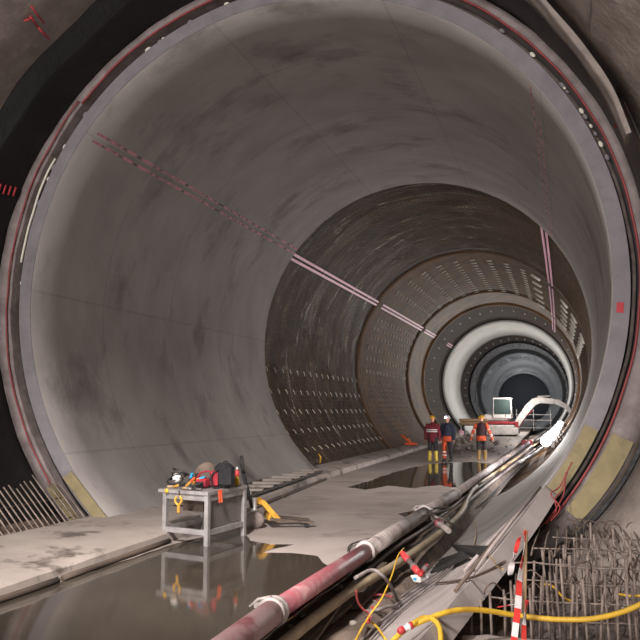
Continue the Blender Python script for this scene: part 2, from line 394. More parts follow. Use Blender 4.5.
# rough ground in front of the rebar pit and the pit bed
g = MB(); lp = frange(3.28, 9., .12)
for x in lp:
    for y, z in ((8.55, -4.6), (8.48, -4.24), (8.36, -4.18), (7.6, -4.16), (5., -4.12), (5., -4.6)):
        q = .03*noise.noise(Vector((x*2.5, y*2, 1)))+.015*noise.noise(Vector((x*9, y*6, 1))); g.v.append(Vector((x, y+q*1.5, z+q)))
for j in range(len(lp)-1):
    for i in range(6): a = j*6+i; b = j*6+(i+1) % 6; g.face((a, a+6, b+6, b), False)
g.face([5-i for i in range(6)]); g.face([(len(lp)-1)*6+i for i in range(6)])
struct(g, 'floor_front', 'bench_shot')
g = MB(); X = frange(3.0, 8.5, .25); Y = frange(8.4, 12.4, .25)
for y in Y:
    for x in X: g.v.append(Vector((x, y, -4.4+.06*noise.noise(Vector((x*2, y*2, 5)))+.1*max(0, x-5))))
for j in range(len(Y)-1):
    for i in range(len(X)-1): a = j*len(X)+i; g.face((a, a+1, a+1+len(X), a+len(X)), True)
struct(g, 'floor_pit', 'pit')

# puddles
def puddle(pxs, label, jit=.05):
    P = [onz(x, y, FL) for x, y in pxs]; Q = []
    for i in range(len(P)):
        a, b = P[i], P[(i+1) % len(P)]; L = (b-a).length; k = max(1, min(14, int(L/.15)))
        for q in range(k):
            p = a.lerp(b, q/k); p += Vector((jit*noise.noise(p*2.3), jit*2*noise.noise(p*1.9+Vector((9,0,0))), 0)); Q.append((p.x, p.y))
    o = MB().prism(Q, FL+.0005, FL+.006).build('puddle', 'puddle')
    tag(o, label, 'puddle')
puddle([(-60,640),(-30,612),(0,601),(60,582),(110,566),(165,547),(200,538),(243,533),(250,541),(272,545),(294,545),(275,549),(262,553),(290,553),(318,556),(324,563),(335,569),(352,573),(300,612),(262,640),(200,700),(60,720)], 'big brown puddle under the steel workbench on the left floor', .04)
puddle([(350,487),(372,480),(392,473),(412,468),(430,464),(448,463),(475,462),(492,464),(486,474),(474,484),(460,489),(440,485),(415,488),(385,486),(365,490)], 'shallow puddle at the feet of the three workers', .12)
puddle([(398,514),(412,511),(430,512),(420,516),(404,517)], 'small wet patch beside the dusty pipe in mid floor', .05)

# ---------------------------------------------------------------- reinforcement mesh and spacers
def mesh_section(ya, yb, r, dth, dy, label, th=.011, m='mesh_bar'):
    g = MB()
    for d in frange(-52, 228, dth):
        g.tube([cyl(r, d, y) for y in frange(ya, yb, 2.2)], th, 4, cap=False)
    for y in frange(ya, yb, dy):
        g.tube([cyl(r-.015, d, y) for d in frange(-52, 232, 4)], th, 3, cap=False)
    o = g.build('reinforcement_mesh', m); tag(o, label, 'steel mesh', kind='stuff'); return o
m1 = mesh_section(Y2+.1, 37.3, 5.30, 1.6, .25, 'dark steel reinforcement mesh on the wet wall just past the near grey lining')
m2 = mesh_section(38., 50.5, 5.28, 3.0, .35, 'steel reinforcement mesh on the ochre stretch between the two dark joint rings', .008)
m3 = mesh_section(57.2, Y3-.1, 5.26, 2.4, .3, 'dense dark mesh just before the white lining', .012, 'rebar')
m4 = mesh_section(Y4+.2, 91.3, 5.3, 5, .8, 'mesh on the brown stretch behind the white lining', .012, 'rebar')
def row(d, ya, yb, st, r, where, ln=.24, th=.03):
    e = empty('spacer_row', cyl(r, d, ya), where, 'spacers', where.replace('row of', 'rows of'))
    for i, y in enumerate(frange(ya, yb, st)):
        a = d-ln/5/2*57.3; b = d+ln/5/2*57.3
        MB().tube([cyl(r, a, y-.06), cyl(r-.01, (a+b)/2, y), cyl(r, b, y+.06)], th, 5).build('spacer_block', 'spacer', e)
for d in (62, 71, 80, 89, 98, 107, 116, 125, 134): row(d, 39.2, 49.8, .8, 5.24, 'lengthwise row of pale spacers on the ochre crown between the joint rings')
for d in (152, 157, 162, 168, 174, 181): row(d, 39.2, 49.8, .8, 5.24, 'lengthwise row of pale spacers on the left ochre wall below the pink strips', .16, .022)
for d in (187, 195, 203, 211, 219): row(d, 25.0, 37, .8, 5.26, 'row of small spacers low on the left mesh past the near lining', .15, .016)
for d in (14, 25, 34, 54): row(d, 39, 50, 2.2, 5.22, 'row of large pale blocks standing in for bright reflections on the right ochre wall', .5, .07)  # bright wall reflections built as pale blocks
for y, r_, ln in ((59.5, 5.15, .4), (85, 5.2, .9), (95, 5.2, .9)):
    e = empty('spacer_ring', (off(y), y, r_), 'ring of pale spacer blocks ' + {59.5: 'just before the white lining', 85: 'just behind the white lining', 95: 'on the dark ring deeper behind the white lining'}[y], 'spacers')
    for d in range(-20, 204, 9): MB().tube([cyl(r_, d, y), cyl(r_, d, y+ln)], .07 if y > 70 else .04, 5).build('spacer_block', 'spacer', e)

# pink tapes
def ribbon(r, deg, ya, yb, w, th, name, m, label, group=None, st=.6):
    g = MB(); n = 0
    Y = frange(ya, yb, st)
    for y in Y:
        for dr, dd in ((0, -w/2), (0, w/2), (-th, w/2), (-th, -w/2)): g.v.append(cyl(r+dr, deg+dd/r*57.3, y))
    for j in range(len(Y)-1):
        for i in range(4): a = j*4+i; b = j*4+(i+1) % 4; g.face((a, b, b+4, a+4))
    g.face((3,2,1,0)); k = (len(Y)-1)*4; g.face((k,k+1,k+2,k+3))
    o = g.build(name, m); tag(o, label, 'tape', group); return o
ribbon(4.999, 142.9, Y1+.25, Y2-.05, .05, .003, 'marking_tape', 'pink_old', 'smeared pink stripe on the left near lining, lower of the pair')
ribbon(4.999, 141.0, Y1+.25, Y2-.05, .05, .003, 'marking_tape', 'pink_old', 'smeared pink stripe on the left near lining, upper of the pair')
ribbon(4.999, 38.4, Y1+.25, Y2-.05, .03, .003, 'marking_tape', 'pink_old', 'faint pink stripe on the right near lining, left of the pair')
ribbon(4.999, 36.8, Y1+1.6, Y2-.05, .03, .003, 'marking_tape', 'pink_old', 'faint pink stripe on the right near lining, right of the pair')
for d, w in ((143.4, 'upper'), (145.3, 'lower')):
    ribbon(5.2, d, Y2+.1, 37.2, .09, .03, 'marking_tape', 'pink', 'bright pink strip on the left wet wall past the near lining, %s of the pair' % w)
    ribbon(5.2, d, 38.3, 50.3, .09, .03, 'marking_tape', 'pink', 'bright pink strip on the left ochre stretch, %s of the pair' % w)
    ribbon(5.2, d, 51.3, 56., .09, .03, 'marking_tape', 'pink', 'short pink strip on the left past the second joint ring, %s of pair' % w)
    ribbon(5.2, d, 62.5, 65.5, .09, .03, 'marking_tape', 'pink', 'tiny pink strip on the left dark mesh beside the white lining, %s of the pair' % w)
for d, w in ((44.8, 'left'), (42.6, 'right')):
    ribbon(5.2, d, Y2+.1, 37.2, .08, .03, 'marking_tape', 'pink', 'bright pink strip high on the right wet wall, %s of the pair' % w)
    ribbon(5.2, d, 38.3, 50.3, .08, .03, 'marking_tape', 'pink', 'bright pink strip high on the right ochre stretch, %s of the pair' % w)
    ribbon(5.2, d, 51.3, 60., .08, .03, 'marking_tape', 'pink', 'short pink strip on the right past the second joint ring, %s of pair' % w)

# foam in the ring joints
def plate(r0, r1, d0, d1, y0, y1, name, m, label, cat, fr=None):
    g = MB(); D = frange(d0, d1, 1.5)
    for d in D:
        for r_, y in ((r0, y0), (r1 if fr is None else fr(d), y0), (r1 if fr is None else fr(d), y1), (r0, y1)): g.v.append(Vector((r_*cos(rad(d)), y, r_*sin(rad(d)))))
    for j in range(len(D)-1):
        for i in range(4): a = j*4+i; b = j*4+(i+1) % 4; g.face((a, b, b+4, a+4))
    g.face((3,2,1,0)); k = (len(D)-1)*4; g.face((k,k+1,k+2,k+3))
    return tag(g.build(name, m), label, cat)
plate(5.03, 5.235, -56, -25.5, Y1-.045, Y1-.021, 'foam_strip', 'foam', 'ochre foam strip on the inner ring face at lower right', 'foam strip')
plate(5.03, 5.235, -129.5, -143, Y1-.045, Y1-.021, 'foam_strip', 'foam', 'ochre foam strip on the inner ring face at lower left', 'foam strip')
plate(5.42, 5.7, -38.5, -25, 12.2, 12.245, 'foam_strip', 'foam', 'ochre foam panel on the outer ring at lower right', 'foam strip', fr=lambda d: outer(rad(d))-.06)
plate(5.40, 5.52, -131, -143, 12.2, 12.245, 'foam_strip', 'foam', 'ochre foam patch on the outer ring at lower left by the rebar', 'foam strip')
plate(5.06, 5.16, -6.3, -4.6, Y1-.03, Y1-.021, 'paint_mark', 'red_mark', 'small red rectangle painted on the right ring face', 'paint mark')

# red hose and grout lumps in the groove
def groove_hose(r, d0, d1, y, th, m, label, name='groove_hose', j=.02):
    pts = [Vector(((r+j*noise.noise(Vector((d*.13, r, 0))))*cos(rad(d)), y+.02*noise.noise(Vector((d*.21, 4, 0))), (r+j*noise.noise(Vector((d*.13, r, 0))))*sin(rad(d)))) for d in frange(d0, d1, 1.5)]
    return tag(MB().tube(pts, th, 6).build(name, m), label, 'hose')
groove_hose(5.36, -40, 138, 12.24, .018, 'red_hose', 'thin red hose along the joint from lower right over the crown')
groove_hose(5.43, 138, 222, 12.22, .014, 'red_hose', 'thin red hose along the joint down the left side')
groove_hose(5.30, -44, 224, 12.50, .03, 'cable_dark', 'black hose seated in the dark joint between the two rings')
groove_hose(5.33, 150, 172, 12.38, .022, 'spacer', 'cream hose piece in the left joint', j=.03)
for k, d in enumerate(sorted(random.sample(range(10, 215), 26))):
    t = rad(d+random.random()); g = MB(); s_ = random.uniform(.02, .045)
    g.ball((5.3*cos(t), 12.42, 5.3*sin(t)), (s_, s_*.8, s_*1.6), 7, 5, Matrix.Rotation(-t, 3, 'Y'))
    tag(g.build('grout_lump', M['spacer'] if k % 2 else M['band']), 'small pale grout lump stuck in the dark joint around the near ring', 'grout', 'grout lumps in the ring joint')
# red spray marks
def stroke(pts, w, label, name='paint_mark', r=5.44, proj=None):
    g = MB(); P = [proj(*p) for p in pts]
    for a, b in zip(P[:-1], P[1:]):
        g.tube([a, b], w, 5)
    return tag(g.build(name, 'red_mark'), label, 'paint mark')
def pc(r): return lambda x, y: oncyl(x, y, r)
stroke([(30,16),(38,27),(49,39)], .02, 'long red spray stroke on the upper left sprayed concrete', proj=pc(5.50))
stroke([(31,6),(44,23)], .016, 'thin red spray stroke above the long one at upper left', proj=pc(5.50))
stroke([(24,21),(33,18)], .016, 'short red spray dash left of the long one at upper left', proj=pc(5.50))
stroke([(610,97),(622,112),(615,127)], .022, 'red angle bracket sprayed on the right black sheet', proj=pc(5.46))
for i, x in enumerate((1, 6, 11, 16)):
    stroke([(x, 184+i), (x-3, 193+i)], .018, 'red tally stroke sprayed on the black sheet at far left', proj=pc(5.60))['group'] = 'red tally strokes'

# ---------------------------------------------------------------- rebar
def bars(name, loc, label, cat, lst, m='rebar_grey', part='bar'):
    e = empty(name, loc, label, cat)
    for pts, r in lst: MB().tube(pts, r, 6).build(part, m, e)
    return e
L = []
for i, y in enumerate(frange(7.2, 12.1, .135)):
    j = random.uniform(-1, 1)
    L.append(([Vector((5.22*cos(rad(d)), y+.02*noise.noise(Vector((y*5, d*.1, 0)))+.0*k, 5.22*sin(rad(d)))) for k, d in enumerate(frange(-130.5, -141.5-random.uniform(0, 3), 2))], .013))
bars('rebar_mat', (-3.3, 9.6, -4), 'row of slanting rusty starter bars behind the left kerb', 'rebar', L)
L = []
for d in (-134.5, -139): L.append(([Vector(((5.26)*cos(rad(d)), y, 5.26*sin(rad(d)))) for y in frange(7.2, 12, .6)], .009))
bars('rebar_rail', (-4, 9.6, -3.4), 'thin cross bars tying the slanting left starter bars', 'rebar', L, 'rebar')
# right pit: standing bars with hooked tops, cross bars and tangle
L = []
for y0, nb, h0, h1 in ((8.62, 26, .6, .82), (9.2, 22, .65, .88), (10.0, 20, .75, .95), (11.0, 18, .8, 1.0)):
    for i in range(nb):
        xa = 3.32+(y0-8.7)*.24; x = xa+(5.75-xa)*(i+random.uniform(.2, .8))/nb; y = y0+random.uniform(-.1, .1)
        h = random.uniform(h0, h1)*min(1, .55+.45*(x-xa)/.6); lx = random.uniform(-.05, .05)
        L.append(([Vector((x, y, -4.38)), Vector((x+lx*.4, y+.01, -4.38+h*.5)), Vector((x+lx, y+random.uniform(-.04,.04), -4.38+h))], .0145))
bars('starter_bars', (4.3, 9.8, -4.12), 'upright dusty starter bars crowding the pit at lower right', 'rebar', L)
L = []
for i, x in enumerate(frange(3.9, 5.7, .12)):
    L.append(([Vector((x+.02*noise.noise(Vector((x*5, y, 0))), y, -3.56+.03*noise.noise(Vector((x, y, 0))))) for y in frange(9.6+.0*i, 11.9, .5)], .010))
for i, y in enumerate(frange(8.85, 11.9, .3)):
    zz = -3.66+.05*(y-8.8)/3 - (.25, .5, 0)[i % 3]
    L.append(([Vector((x, y+.03*noise.noise(Vector((x*2, y*3, 0))), zz+.035*noise.noise(Vector((x*2, y, 7))))) for x in frange(3.45+(y-8.7)*.24, 5.75, .3)], .010))
bars('rebar_cage', (4.6, 10.2, -3.8), 'grid of level bars tied across the lower right pit', 'rebar', L)
L = []
for k in range(85):
    y = random.uniform(8.8, 11.8); xa = 3.5+(y-8.7)*.24; x = random.uniform(xa, 5.6); a = random.uniform(0, 2*pi); R_ = random.uniform(.12, .45)
    p = Vector((x, y, random.uniform(-4.35, -3.65))); v = Vector((cos(a)*.8, sin(a)*.6, random.uniform(-.1, .7)))
    q = p+v*R_; q.z = min(q.z, -3.5); mid = (p+q)/2+Vector((0,0,R_*.3))
    L.append((smooth([p, mid, q, q+Vector((random.uniform(-.1,.1), random.uniform(-.1,.1), -.12))], 4), .008))
bars('wire_tangle', (4.4, 10.2, -4), 'tangle of bent wires and hooked bars in the lower right pit', 'rebar', L, 'rebar', 'wire')
L = []
for k in range(11):
    p = Vector((4.2+k*.135, 11.75+.1*sin(k*1.7), -3.58))
    L.append((smooth([p+Vector((0,0,-.1)), p+Vector((.01,0,.07)), p+Vector((.06,0,.13)), p+Vector((.14,-.05,.12)), p+Vector((.2,-.1,.05)), p+Vector((.22,-.1,-.08))], 5), .009))
bars('stirrups', (4.9, 11.7, -3.68), 'curved stirrup loops along the back of the right rebar pit', 'rebar', L, 'rebar', 'stirrup')

# ---------------------------------------------------------------- pipes, hoses, cables in the trench
def zpath(pts, n=6): return smooth([onz(p[0], p[1], p[2]) for p in pts], n)
def pipe(pts, r, m, label, name='pipe', cat='pipe', n=6, seg=20, group=None):
    o = MB().tube(zpath(pts, n) if len(pts) > 2 else [onz(*p) for p in pts], r, seg).build(name, m); return tag(o, label, cat, group)
def coupling(px, py, z, d, r, label, m='coupling', lever=True):
    c = onz(px, py, z); d = Vector(d).normalized()
    e = empty('pipe_coupling', c-Vector((0,0,r)), label, 'pipe coupling')
    MB().lathe(c-d*.07, [(r*.98, 0), (r*1.2, .0), (r*1.24, .02), (r*1.24, .04), (r*1.13, .05), (r*1.13, .09), (r*1.24, .10), (r*1.24, .12), (r*1.2, .14), (r*.98, .14)], d, 24).build('clamp_ring', m, e)
    if lever:
        s = d.cross(Vector((0,0,1))).normalized()
        MB().tube([c+Vector((0,0,r*1.15))-s*.02, c-s*r*1.3+Vector((0,0,r*.9)), c-s*r*1.9+Vector((0,0,r*.35))-d*.05], [.022,.018,.012], 6).build('lever', m, e)
        MB().box(c-s*r*1.15+Vector((0,0,r*.5)), (.09,.09,.05)).build('hinge_block', m, e)
PZ = FL+.13
A = [(150,706), (215,658), (273,612), (366,551), (425,513), (455,494), (500,462), (545,432)]
W = [onz(x, y, PZ) for x, y in A]; dd = [(W[i+1]-W[i]).normalized() for i in range(len(W)-1)]
for i, (m_, r_, lb) in enumerate((('pinkish_pipe', .125, None), ('pinkish_pipe', .125, 'dusty pinkish delivery pipe length nearest the camera'), ('red_pipe', .105, 'worn red delivery pipe length beside the big puddle'), ('dusty_pipe', .12, 'dusty grey delivery pipe length past the red one'), ('dusty_pipe', .12, 'dusty grey delivery pipe length between valve and bend'), ('dusty_pipe', .10, 'thinner grey delivery pipe length passing the small puddle'), ('dusty_pipe', .09, 'farthest grey delivery pipe length towards the lamps'))):
    if lb is None: continue
    a = W[0] if i == 1 else W[i]
    tag(MB().tube([a, a.lerp(W[i+1], .5), W[i+1]], r_, 22).build('delivery_pipe', m_), lb, 'pipe')
coupling(273, 612, PZ, dd[2], .12, 'white-rimmed clamp coupling where pink pipe meets red pipe')
coupling(366, 551, PZ, dd[3], .12, 'dusty clamp coupling at the far end of the red pipe', lever=False)
coupling(425, 513, PZ, dd[4], .13, 'dusty coupling beside the branch valve')
coupling(455, 494, PZ, dd[5], .12, 'farthest dusty clamp coupling on the delivery pipe', lever=False)
# branch valve
c = onz(437, 522, FL+.02); e = empty('branch_valve', c-Vector((0,0,.08)), 'dusty branch valve with reddish collar beside the delivery pipe', 'valve')
a_, b_ = onz(428, 515, FL+.08), onz(449, 531, FL-.08)
MB().tube([a_, b_], .05, 12).build('valve_body', 'dusty_pipe', e); MB().lathe(a_.lerp(b_, .45), [(.07,0),(.075,.02),(.075,.08),(.07,.1)], b_-a_, 14).build('collar', 'red_pipe', e)
MB().tube([a_.lerp(b_, .7), a_.lerp(b_, .7)+Vector((.02,-.02,.13)), a_.lerp(b_, .7)+Vector((-.12,-.1,.17))], .014, 6).build('handle', 'coupling', e)
pipe([(235,690,-4.2), (285,642,-4.2), (350,592,-4.2), (400,562,-4.2), (440,533,-4.2), (462,512,-4.2), (468,497,-4.15), (476,486,-4.1)], .062, 'hose_tan', 'thick tan hose running beside the delivery pipe', 'rubber_hose', 'hose')
pipe([(330,622,-4.5), (380,575,-4.4), (425,540,-4.35), (470,500,-4.3), (510,468,-4.25), (535,449,-4.25)], .05, 'dusty_pipe', 'grey side pipe in the trench past the tan hose', 'rubber_hose', 'hose')
pipe([(345,590,-4.35), (392,550,-4.3), (430,525,-4.25), (480,486,-4.2), (530,450,-4.15)], .035, 'cable_grey', 'slim grey hose between delivery pipe and tan hose', 'rubber_hose', 'hose')
pipe([(476,486,-4.1), (505,466,-4.1), (525,452,-4.1), (539,442,-4.1)], .05, 'hose_tan', 'far tan hose continuing along the trench', 'rubber_hose', 'hose')
# grey cables lying on the invert edge
for k in range(4):
    o_ = k*4.5
    P = [oncyl(330+o_*1.5, 650+o_, 4.96), oncyl(372+o_*.8, 618+o_*.6, 4.96), oncyl(405+o_*.5, 594+o_*.5, 4.96), oncyl(438+o_*.4, 572+o_*.3, 4.96), oncyl(462, 552+o_*.4, 4.96)]
    tag(MB().tube(smooth(P, 8), .016, 6).build('power_cable', 'cable_grey'), 'grey cable in the bundle lying on the smooth invert concrete', 'cable', 'bundled grey cables on the invert')
pipe([(362,548,-3.98), (355,553,-3.99), (348,551,-3.995), (352,544,-3.995), (372,538,-3.995), (400,528,-3.995), (420,520,-3.995)], .014, 'cable_dark', 'thin dark cable looping on the dry floor beside the pipe', 'power_cable', 'cable')
pipe([(418,517,-3.85), (440,512,-3.85), (452,508,-3.9), (436,508,-3.85), (430,513,-3.85), (445,520,-3.95), (462,530,-4.2)], .02, 'cable_dark', 'dark cable looped over the pipes by the valve', 'power_cable', 'cable')
pipe([(355,578,-3.95), (372,570,-3.9), (385,578,-4.0), (394,592,-4.3), (398,602,-4.6)], .022, 'cable_grey', 'grey hose arching over the tan hose', 'power_cable', 'cable')
pipe([(362,612,-4.5), (376,610,-4.4), (392,606,-4.4), (402,612,-4.5), (395,622,-4.5), (370,628,-4.55)], .022, 'cable_grey', 'grey hose loop lying at the trench edge', 'power_cable', 'cable')
pipe([(404,548,-3.95), (398,556,-3.95), (392,575,-4.05), (382,598,-4.15), (368,618,-4.3), (350,650,-4.4)], .010, 'yellow', 'thin yellow cable crossing over the tan hose', 'power_cable', 'cable')
pipe([(386,640,-4.35), (376,626,-4.4), (366,622,-4.4), (356,640,-4.4)], .012, 'yellow', 'thin yellow loop at the bottom of the trench', 'power_cable', 'cable')
pipe([(356,590,-4.1), (358,602,-4.25), (364,610,-4.35), (371,614,-4.4)], .014, 'red_hose', 'bright red hose dropping from the tan hose', 'red_cable', 'hose')
pipe([(366,598,-4.4), (374,595,-4.4), (384,595,-4.4), (392,597,-4.4)], .014, 'red_hose', 'short red hose lying across the trench, upper one', 'red_cable', 'hose')
pipe([(368,598,-4.45), (376,600,-4.45), (383,605,-4.45)], .014, 'red_hose', 'short red hose lying across the trench, lower one', 'red_cable', 'hose')
# far glossy cables
for k, (x0, y0, z_) in enumerate(((470,512,-4.4), (462,520,-4.5), (480,505,-4.5))):
    pipe([(x0,y0,z_), (x0+20,y0-17,z_), (x0+45,y0-42,z_), (x0+62,y0-60,z_)], .03, 'cable_dark', 'wet dark cable in the trench beyond the valve', 'power_cable', 'cable', group='wet dark cables beyond the valve')
# plug couplers
def plug(pa, pb, label, r=.035, mid='cable_grey', end='red_plastic'):
    a, b = pa, pb; d = (b-a)
    e = empty('cable_connector', (a+b)/2-Vector((0,0,r)), label, 'connector')
    MB().lathe(a, [(r*.5, 0), (r*.9, .01), (r, .03), (r, d.length*.38), (r*.8, d.length*.4)], d, 12).build('plug_cap', end, e)
    MB().lathe(a+d*.4, [(r*.8, 0), (r*.8, d.length*.3), (r*1.1, d.length*.32), (r*1.1, d.length*.38)], d, 12).build('plug_body', mid, e)
    MB().lathe(a+d*.78, [(r*.9, 0), (r, .01), (r, d.length*.2), (r*.6, d.length*.24)], d, 12).build('plug_ring', end, e)
plug(onz(402, 553, -3.95), onz(418, 572, -4.1), 'grey and red cable connector leaning over the tan hose', .045)
plug(onz(420, 575, -4.35), onz(427, 566, -4.3), 'short red connector beside the white junction box', .04)
plug(ony(398, 632, 7.5), ony(412, 625, 7.6), 'red and white plug on the yellow cable at bottom centre', .035, 'white_plastic')
plug(onz(368, 622, -4.35), onz(373, 608, -4.3), 'reddish connector standing among grey cables', .028)
c = onz(421, 579, -4.45); e = empty('junction_box', c-Vector((0,0,.06)), 'small white junction box with blue label by the trench', 'electrical box')
Rz = Matrix.Rotation(rad(-30), 3, 'Z')
MB().bevbox(c, (.24,.13,.11), .02, Rz).build('housing', 'white_plastic', e)
MB().box(c+Rz @ Vector((-.06,-.068,.0)), (.06,.006,.04), Rz).build('sticker', 'blue_plastic', e)
MB().lathe(c+Rz @ Vector((-.12,0,0)), [(.03,0),(.035,.01),(.035,.06),(.02,.07)], Rz @ Vector((-1,0,0)), 12).build('cable_gland', 'white_plastic', e)
# trench boards and debris
for k in range(7):
    y0 = 5.6+k*.95; x = 1.52+.05*(k % 3)
    g = MB(); g.box((x+.1*(k % 2), y0+.6, -4.42+.025*(k % 4)), (.11, 1.5, .035), Matrix.Rotation(rad(-4+3*(k % 4)), 3, 'Z') @ Matrix.Rotation(rad(2), 3, 'X'))
    tag(g.build('timber_board', 'wood'), 'muddy board lying lengthwise in the trench beside the pipes', 'board', 'muddy boards in the trench')
for k in range(46):
    y = random.uniform(6.5, 24); x = random.uniform(1.05, 1.85)+off(y); s_ = random.uniform(.02, .065); g = MB()
    g.ball((x, y, -4.46), (s_*1.3, s_, s_*.8), 7, 5, Matrix.Rotation(random.random()*3, 3, 'Z'))
    g.v = [v+Vector((.3*s_*noise.noise(v*31), .3*s_*noise.noise(v*29+Vector((5,0,0))), 0)) for v in g.v]
    tag(g.build('rubble_stone', 'pale_rock'), 'broken concrete stone lying in the pipe trench', 'stone', 'stones in the pipe trench')
# black flat panels on the invert
for k, (pp, lb) in enumerate(((((452,546),(459,553),(486,556),(489,548)), 'flat black plastic panel on the invert, upper one'), (((442,560),(431,574),(448,568),(470,557),(462,553)), 'long flat black plastic panel on the invert, lower one'))):
    P = [oncyl(x, y, 4.96-.012*k) for x, y in pp]; g = MB(); nn = Vector((-P[0].x, 0, -P[0].z)).normalized()
    K = len(P)
    for p in P: g.v.append(p)
    for p in P: g.v.append(p+nn*.03)
    g.face([K-1-i for i in range(K)]); g.face([K+i for i in range(K)])
    for i in range(K): g.face((i, (i+1) % K, K+(i+1) % K, K+i))
    for q in range(3):
        a = P[0].lerp(P[1], .25+.25*q)+nn*.035; b = P[-1].lerp(P[-2], .25+.25*q)+nn*.035; g.tube([a, b], .008, 4)
    tag(g.build('plastic_panel', 'rubber'), lb, 'panel')
# steel bars leaning across the invert edge
for k, (a, b) in enumerate((((-50.5, 8.7), (-39.6, 12.15)), ((-48.6, 9.3), (-38.2, 12.2)), ((-52, 10.2), (-42, 12.25)))):
    P = [Vector((4.965*cos(rad(d)), y, 4.965*sin(rad(d)))) for d, y in (a, b)]
    tag(MB().tube([P[0], P[0].lerp(P[1], .5)+Vector((0,0,.02)), P[1]], .022, 8).build('edge_pipe', 'wood' if k == 0 else 'dusty_pipe'), ['thick muddy pipe along the edge of the rebar pit', 'grey pipe along the edge of the rebar pit', 'upper grey pipe leaning from foam strip to pit edge'][k], 'pipe')
tag(MB().tube(smooth([oncyl(430,583,4.97), oncyl(448,582,4.97), oncyl(470,578,4.97), oncyl(490,570,4.97), oncyl(505,562,4.97)], 5), .014, 6).build('bent_bar', 'rebar'), 'thin bent rusty bar lying on the invert concrete', 'rebar')
tag(MB().tube(smooth([oncyl(489,556,4.96), oncyl(494,561,4.96), oncyl(497,566,4.96), oncyl(503,569,4.96)], 5), .01, 6).build('cord', 'wood_pale'), 'pale cord beside the black panels', 'cord')
tag(MB().tube(smooth([oncyl(474,520,4.97), oncyl(476,534,4.97), oncyl(473,548,4.97)], 5), .012, 6).build('cord', 'wood_pale'), 'pale cord end hanging above the black panels', 'cord')
# pinkish hose bundle on the right ring bottom
for k in range(3):
    P = [ony(572-3*k, 462+5*k, 12.1), ony(560+2*k, 486+3*k, 12.05), ony(551+4*k, 494+5*k, 11.9), ony(560-4*k, 508+3*k, 11.8), ony(551-5*k, 521+3*k, 11.6)]
    tag(MB().tube(smooth(P, 6), .010, 6).build('red_cable', 'red_hose'), 'red hose hanging loose from the joint near the right foam panel', 'hose', 'loose red hoses by the right foam panel')

# yellow hose and barrier tape at bottom right
P = [ony(380,656,7.4), ony(402,632,7.6), ony(425,620,7.7), ony(452,611,7.85), ony(480,610,8.1), ony(515,615,8.3), ony(550,619,8.3), ony(590,619,8.3), ony(622,612,8.35), ony(650,600,8.4)]
tag(MB().tube(smooth(P, 8), .026, 10).build('yellow_hose', 'yellow'), 'yellow hose sagging across the front of the rebar pit', 'hose')
P = [ony(412,624,7.6), ony(424,618,7.75), ony(434,620,7.7), ony(440,630,7.6), ony(441,655,7.4)]
tag(MB().tube(smooth(P, 8), .025, 10).build('yellow_hose', 'yellow'), 'yellow hose end curling down beside the red plug', 'hose')
P = [ony(548,585,9.5), ony(560,592,9.3), ony(600,592,9.3), ony(640,597,9.)]
tag(MB().tube(smooth([ony(540,584,9.4), ony(552,586,9.4), ony(563,597,9.2), ony(573,602,9.2)], 6), .013, 8).build('yellow_hose', 'yellow'), 'thin yellow hose half hidden among the standing bars', 'hose')
tag(MB().tube(smooth([ony(618,594,8.9), ony(632,596,8.9), ony(652,595,8.9)], 6), .013, 8).build('yellow_hose', 'yellow'), 'thin yellow hose at the right edge above the sagging one', 'hose')
def tape(P, w, label, per=.12, tw=2.2, first=0):
    e = empty('barrier_tape', P[-1], label, 'barrier tape')
    S = smooth(P, 10); Lk = 0; g = MB(); prev = None; idx = first
    def flush(g, idx):
        if g.v: g.build('white_stripe' if idx % 2 else 'red_stripe', 'tape_white' if idx % 2 else 'tape_red', e)['label'] = 'white band of the tape' if idx % 2 else 'red band of the tape'
    for i, p in enumerate(S):
        t = (S[min(i+1, len(S)-1)]-S[max(i-1, 0)]).normalized(); a = i*tw/len(S)*pi
        s1 = RIG.lerp(FWD, .5*(1+sin(a))*.7).normalized(); s1 = (s1-t*s1.dot(t)).normalized(); nn = t.cross(s1)*.0012
        cur = [p-s1*w/2-nn, p+s1*w/2-nn, p+s1*w/2+nn, p-s1*w/2+nn]
        if prev is not None:
            Lk += (p-pp).length; k_ = int(Lk/per+first)
            if k_ != idx: flush(g, idx); g = MB(); idx = k_
            n = len(g.v); g.v += prev+cur
            for k in range(4): g.face((n+k, n+(k+1) % 4, n+4+(k+1) % 4, n+4+k))
            g.face((n+3,n+2,n+1,n)); g.face((n+4,n+5,n+6,n+7))
        prev = cur; pp = p
    flush(g, idx)
TY = 7.65
tp = [ony(526,531,TY+.5), ony(525,545,TY+.45), ony(520,575,TY+.3), ony(518,605,TY+.1), ony(514,640,TY-.1), ony(511,665,TY-.2)]
tape(tp, .058, 'long red and white barrier tape hanging at the pit edge', .13)
tape([ony(527,600,TY+.2), ony(524,625,TY+.1), ony(524,650,TY)], .045, 'shorter red and white tape tail beside the long one', .12)
tape([ony(526,531,TY+.49), ony(519,540,TY+.45), ony(515,553,TY+.42)], .042, 'red tape loop folding down from the stake tip', .9)
tape([ony(515,553,TY+.43), ony(512,563,TY+.4), ony(510,575,TY+.4)], .06, 'white torn tape end hanging left of the stake tip', .9, first=1)
tape([ony(497,607,TY+.3), ony(505,606,TY+.3), ony(517,604,TY+.28)], .035, 'short red and white tape end sticking out sideways', .13)
s0 = ony(526,530,TY+.52); s1 = ony(524,660,TY+.1)
tag(MB().tube([s1, s1.lerp(s0, .5), s0], .016, 8).build('marker_stake', 'wood_pale'), 'thin stake holding up the red and white barrier tape', 'stake')

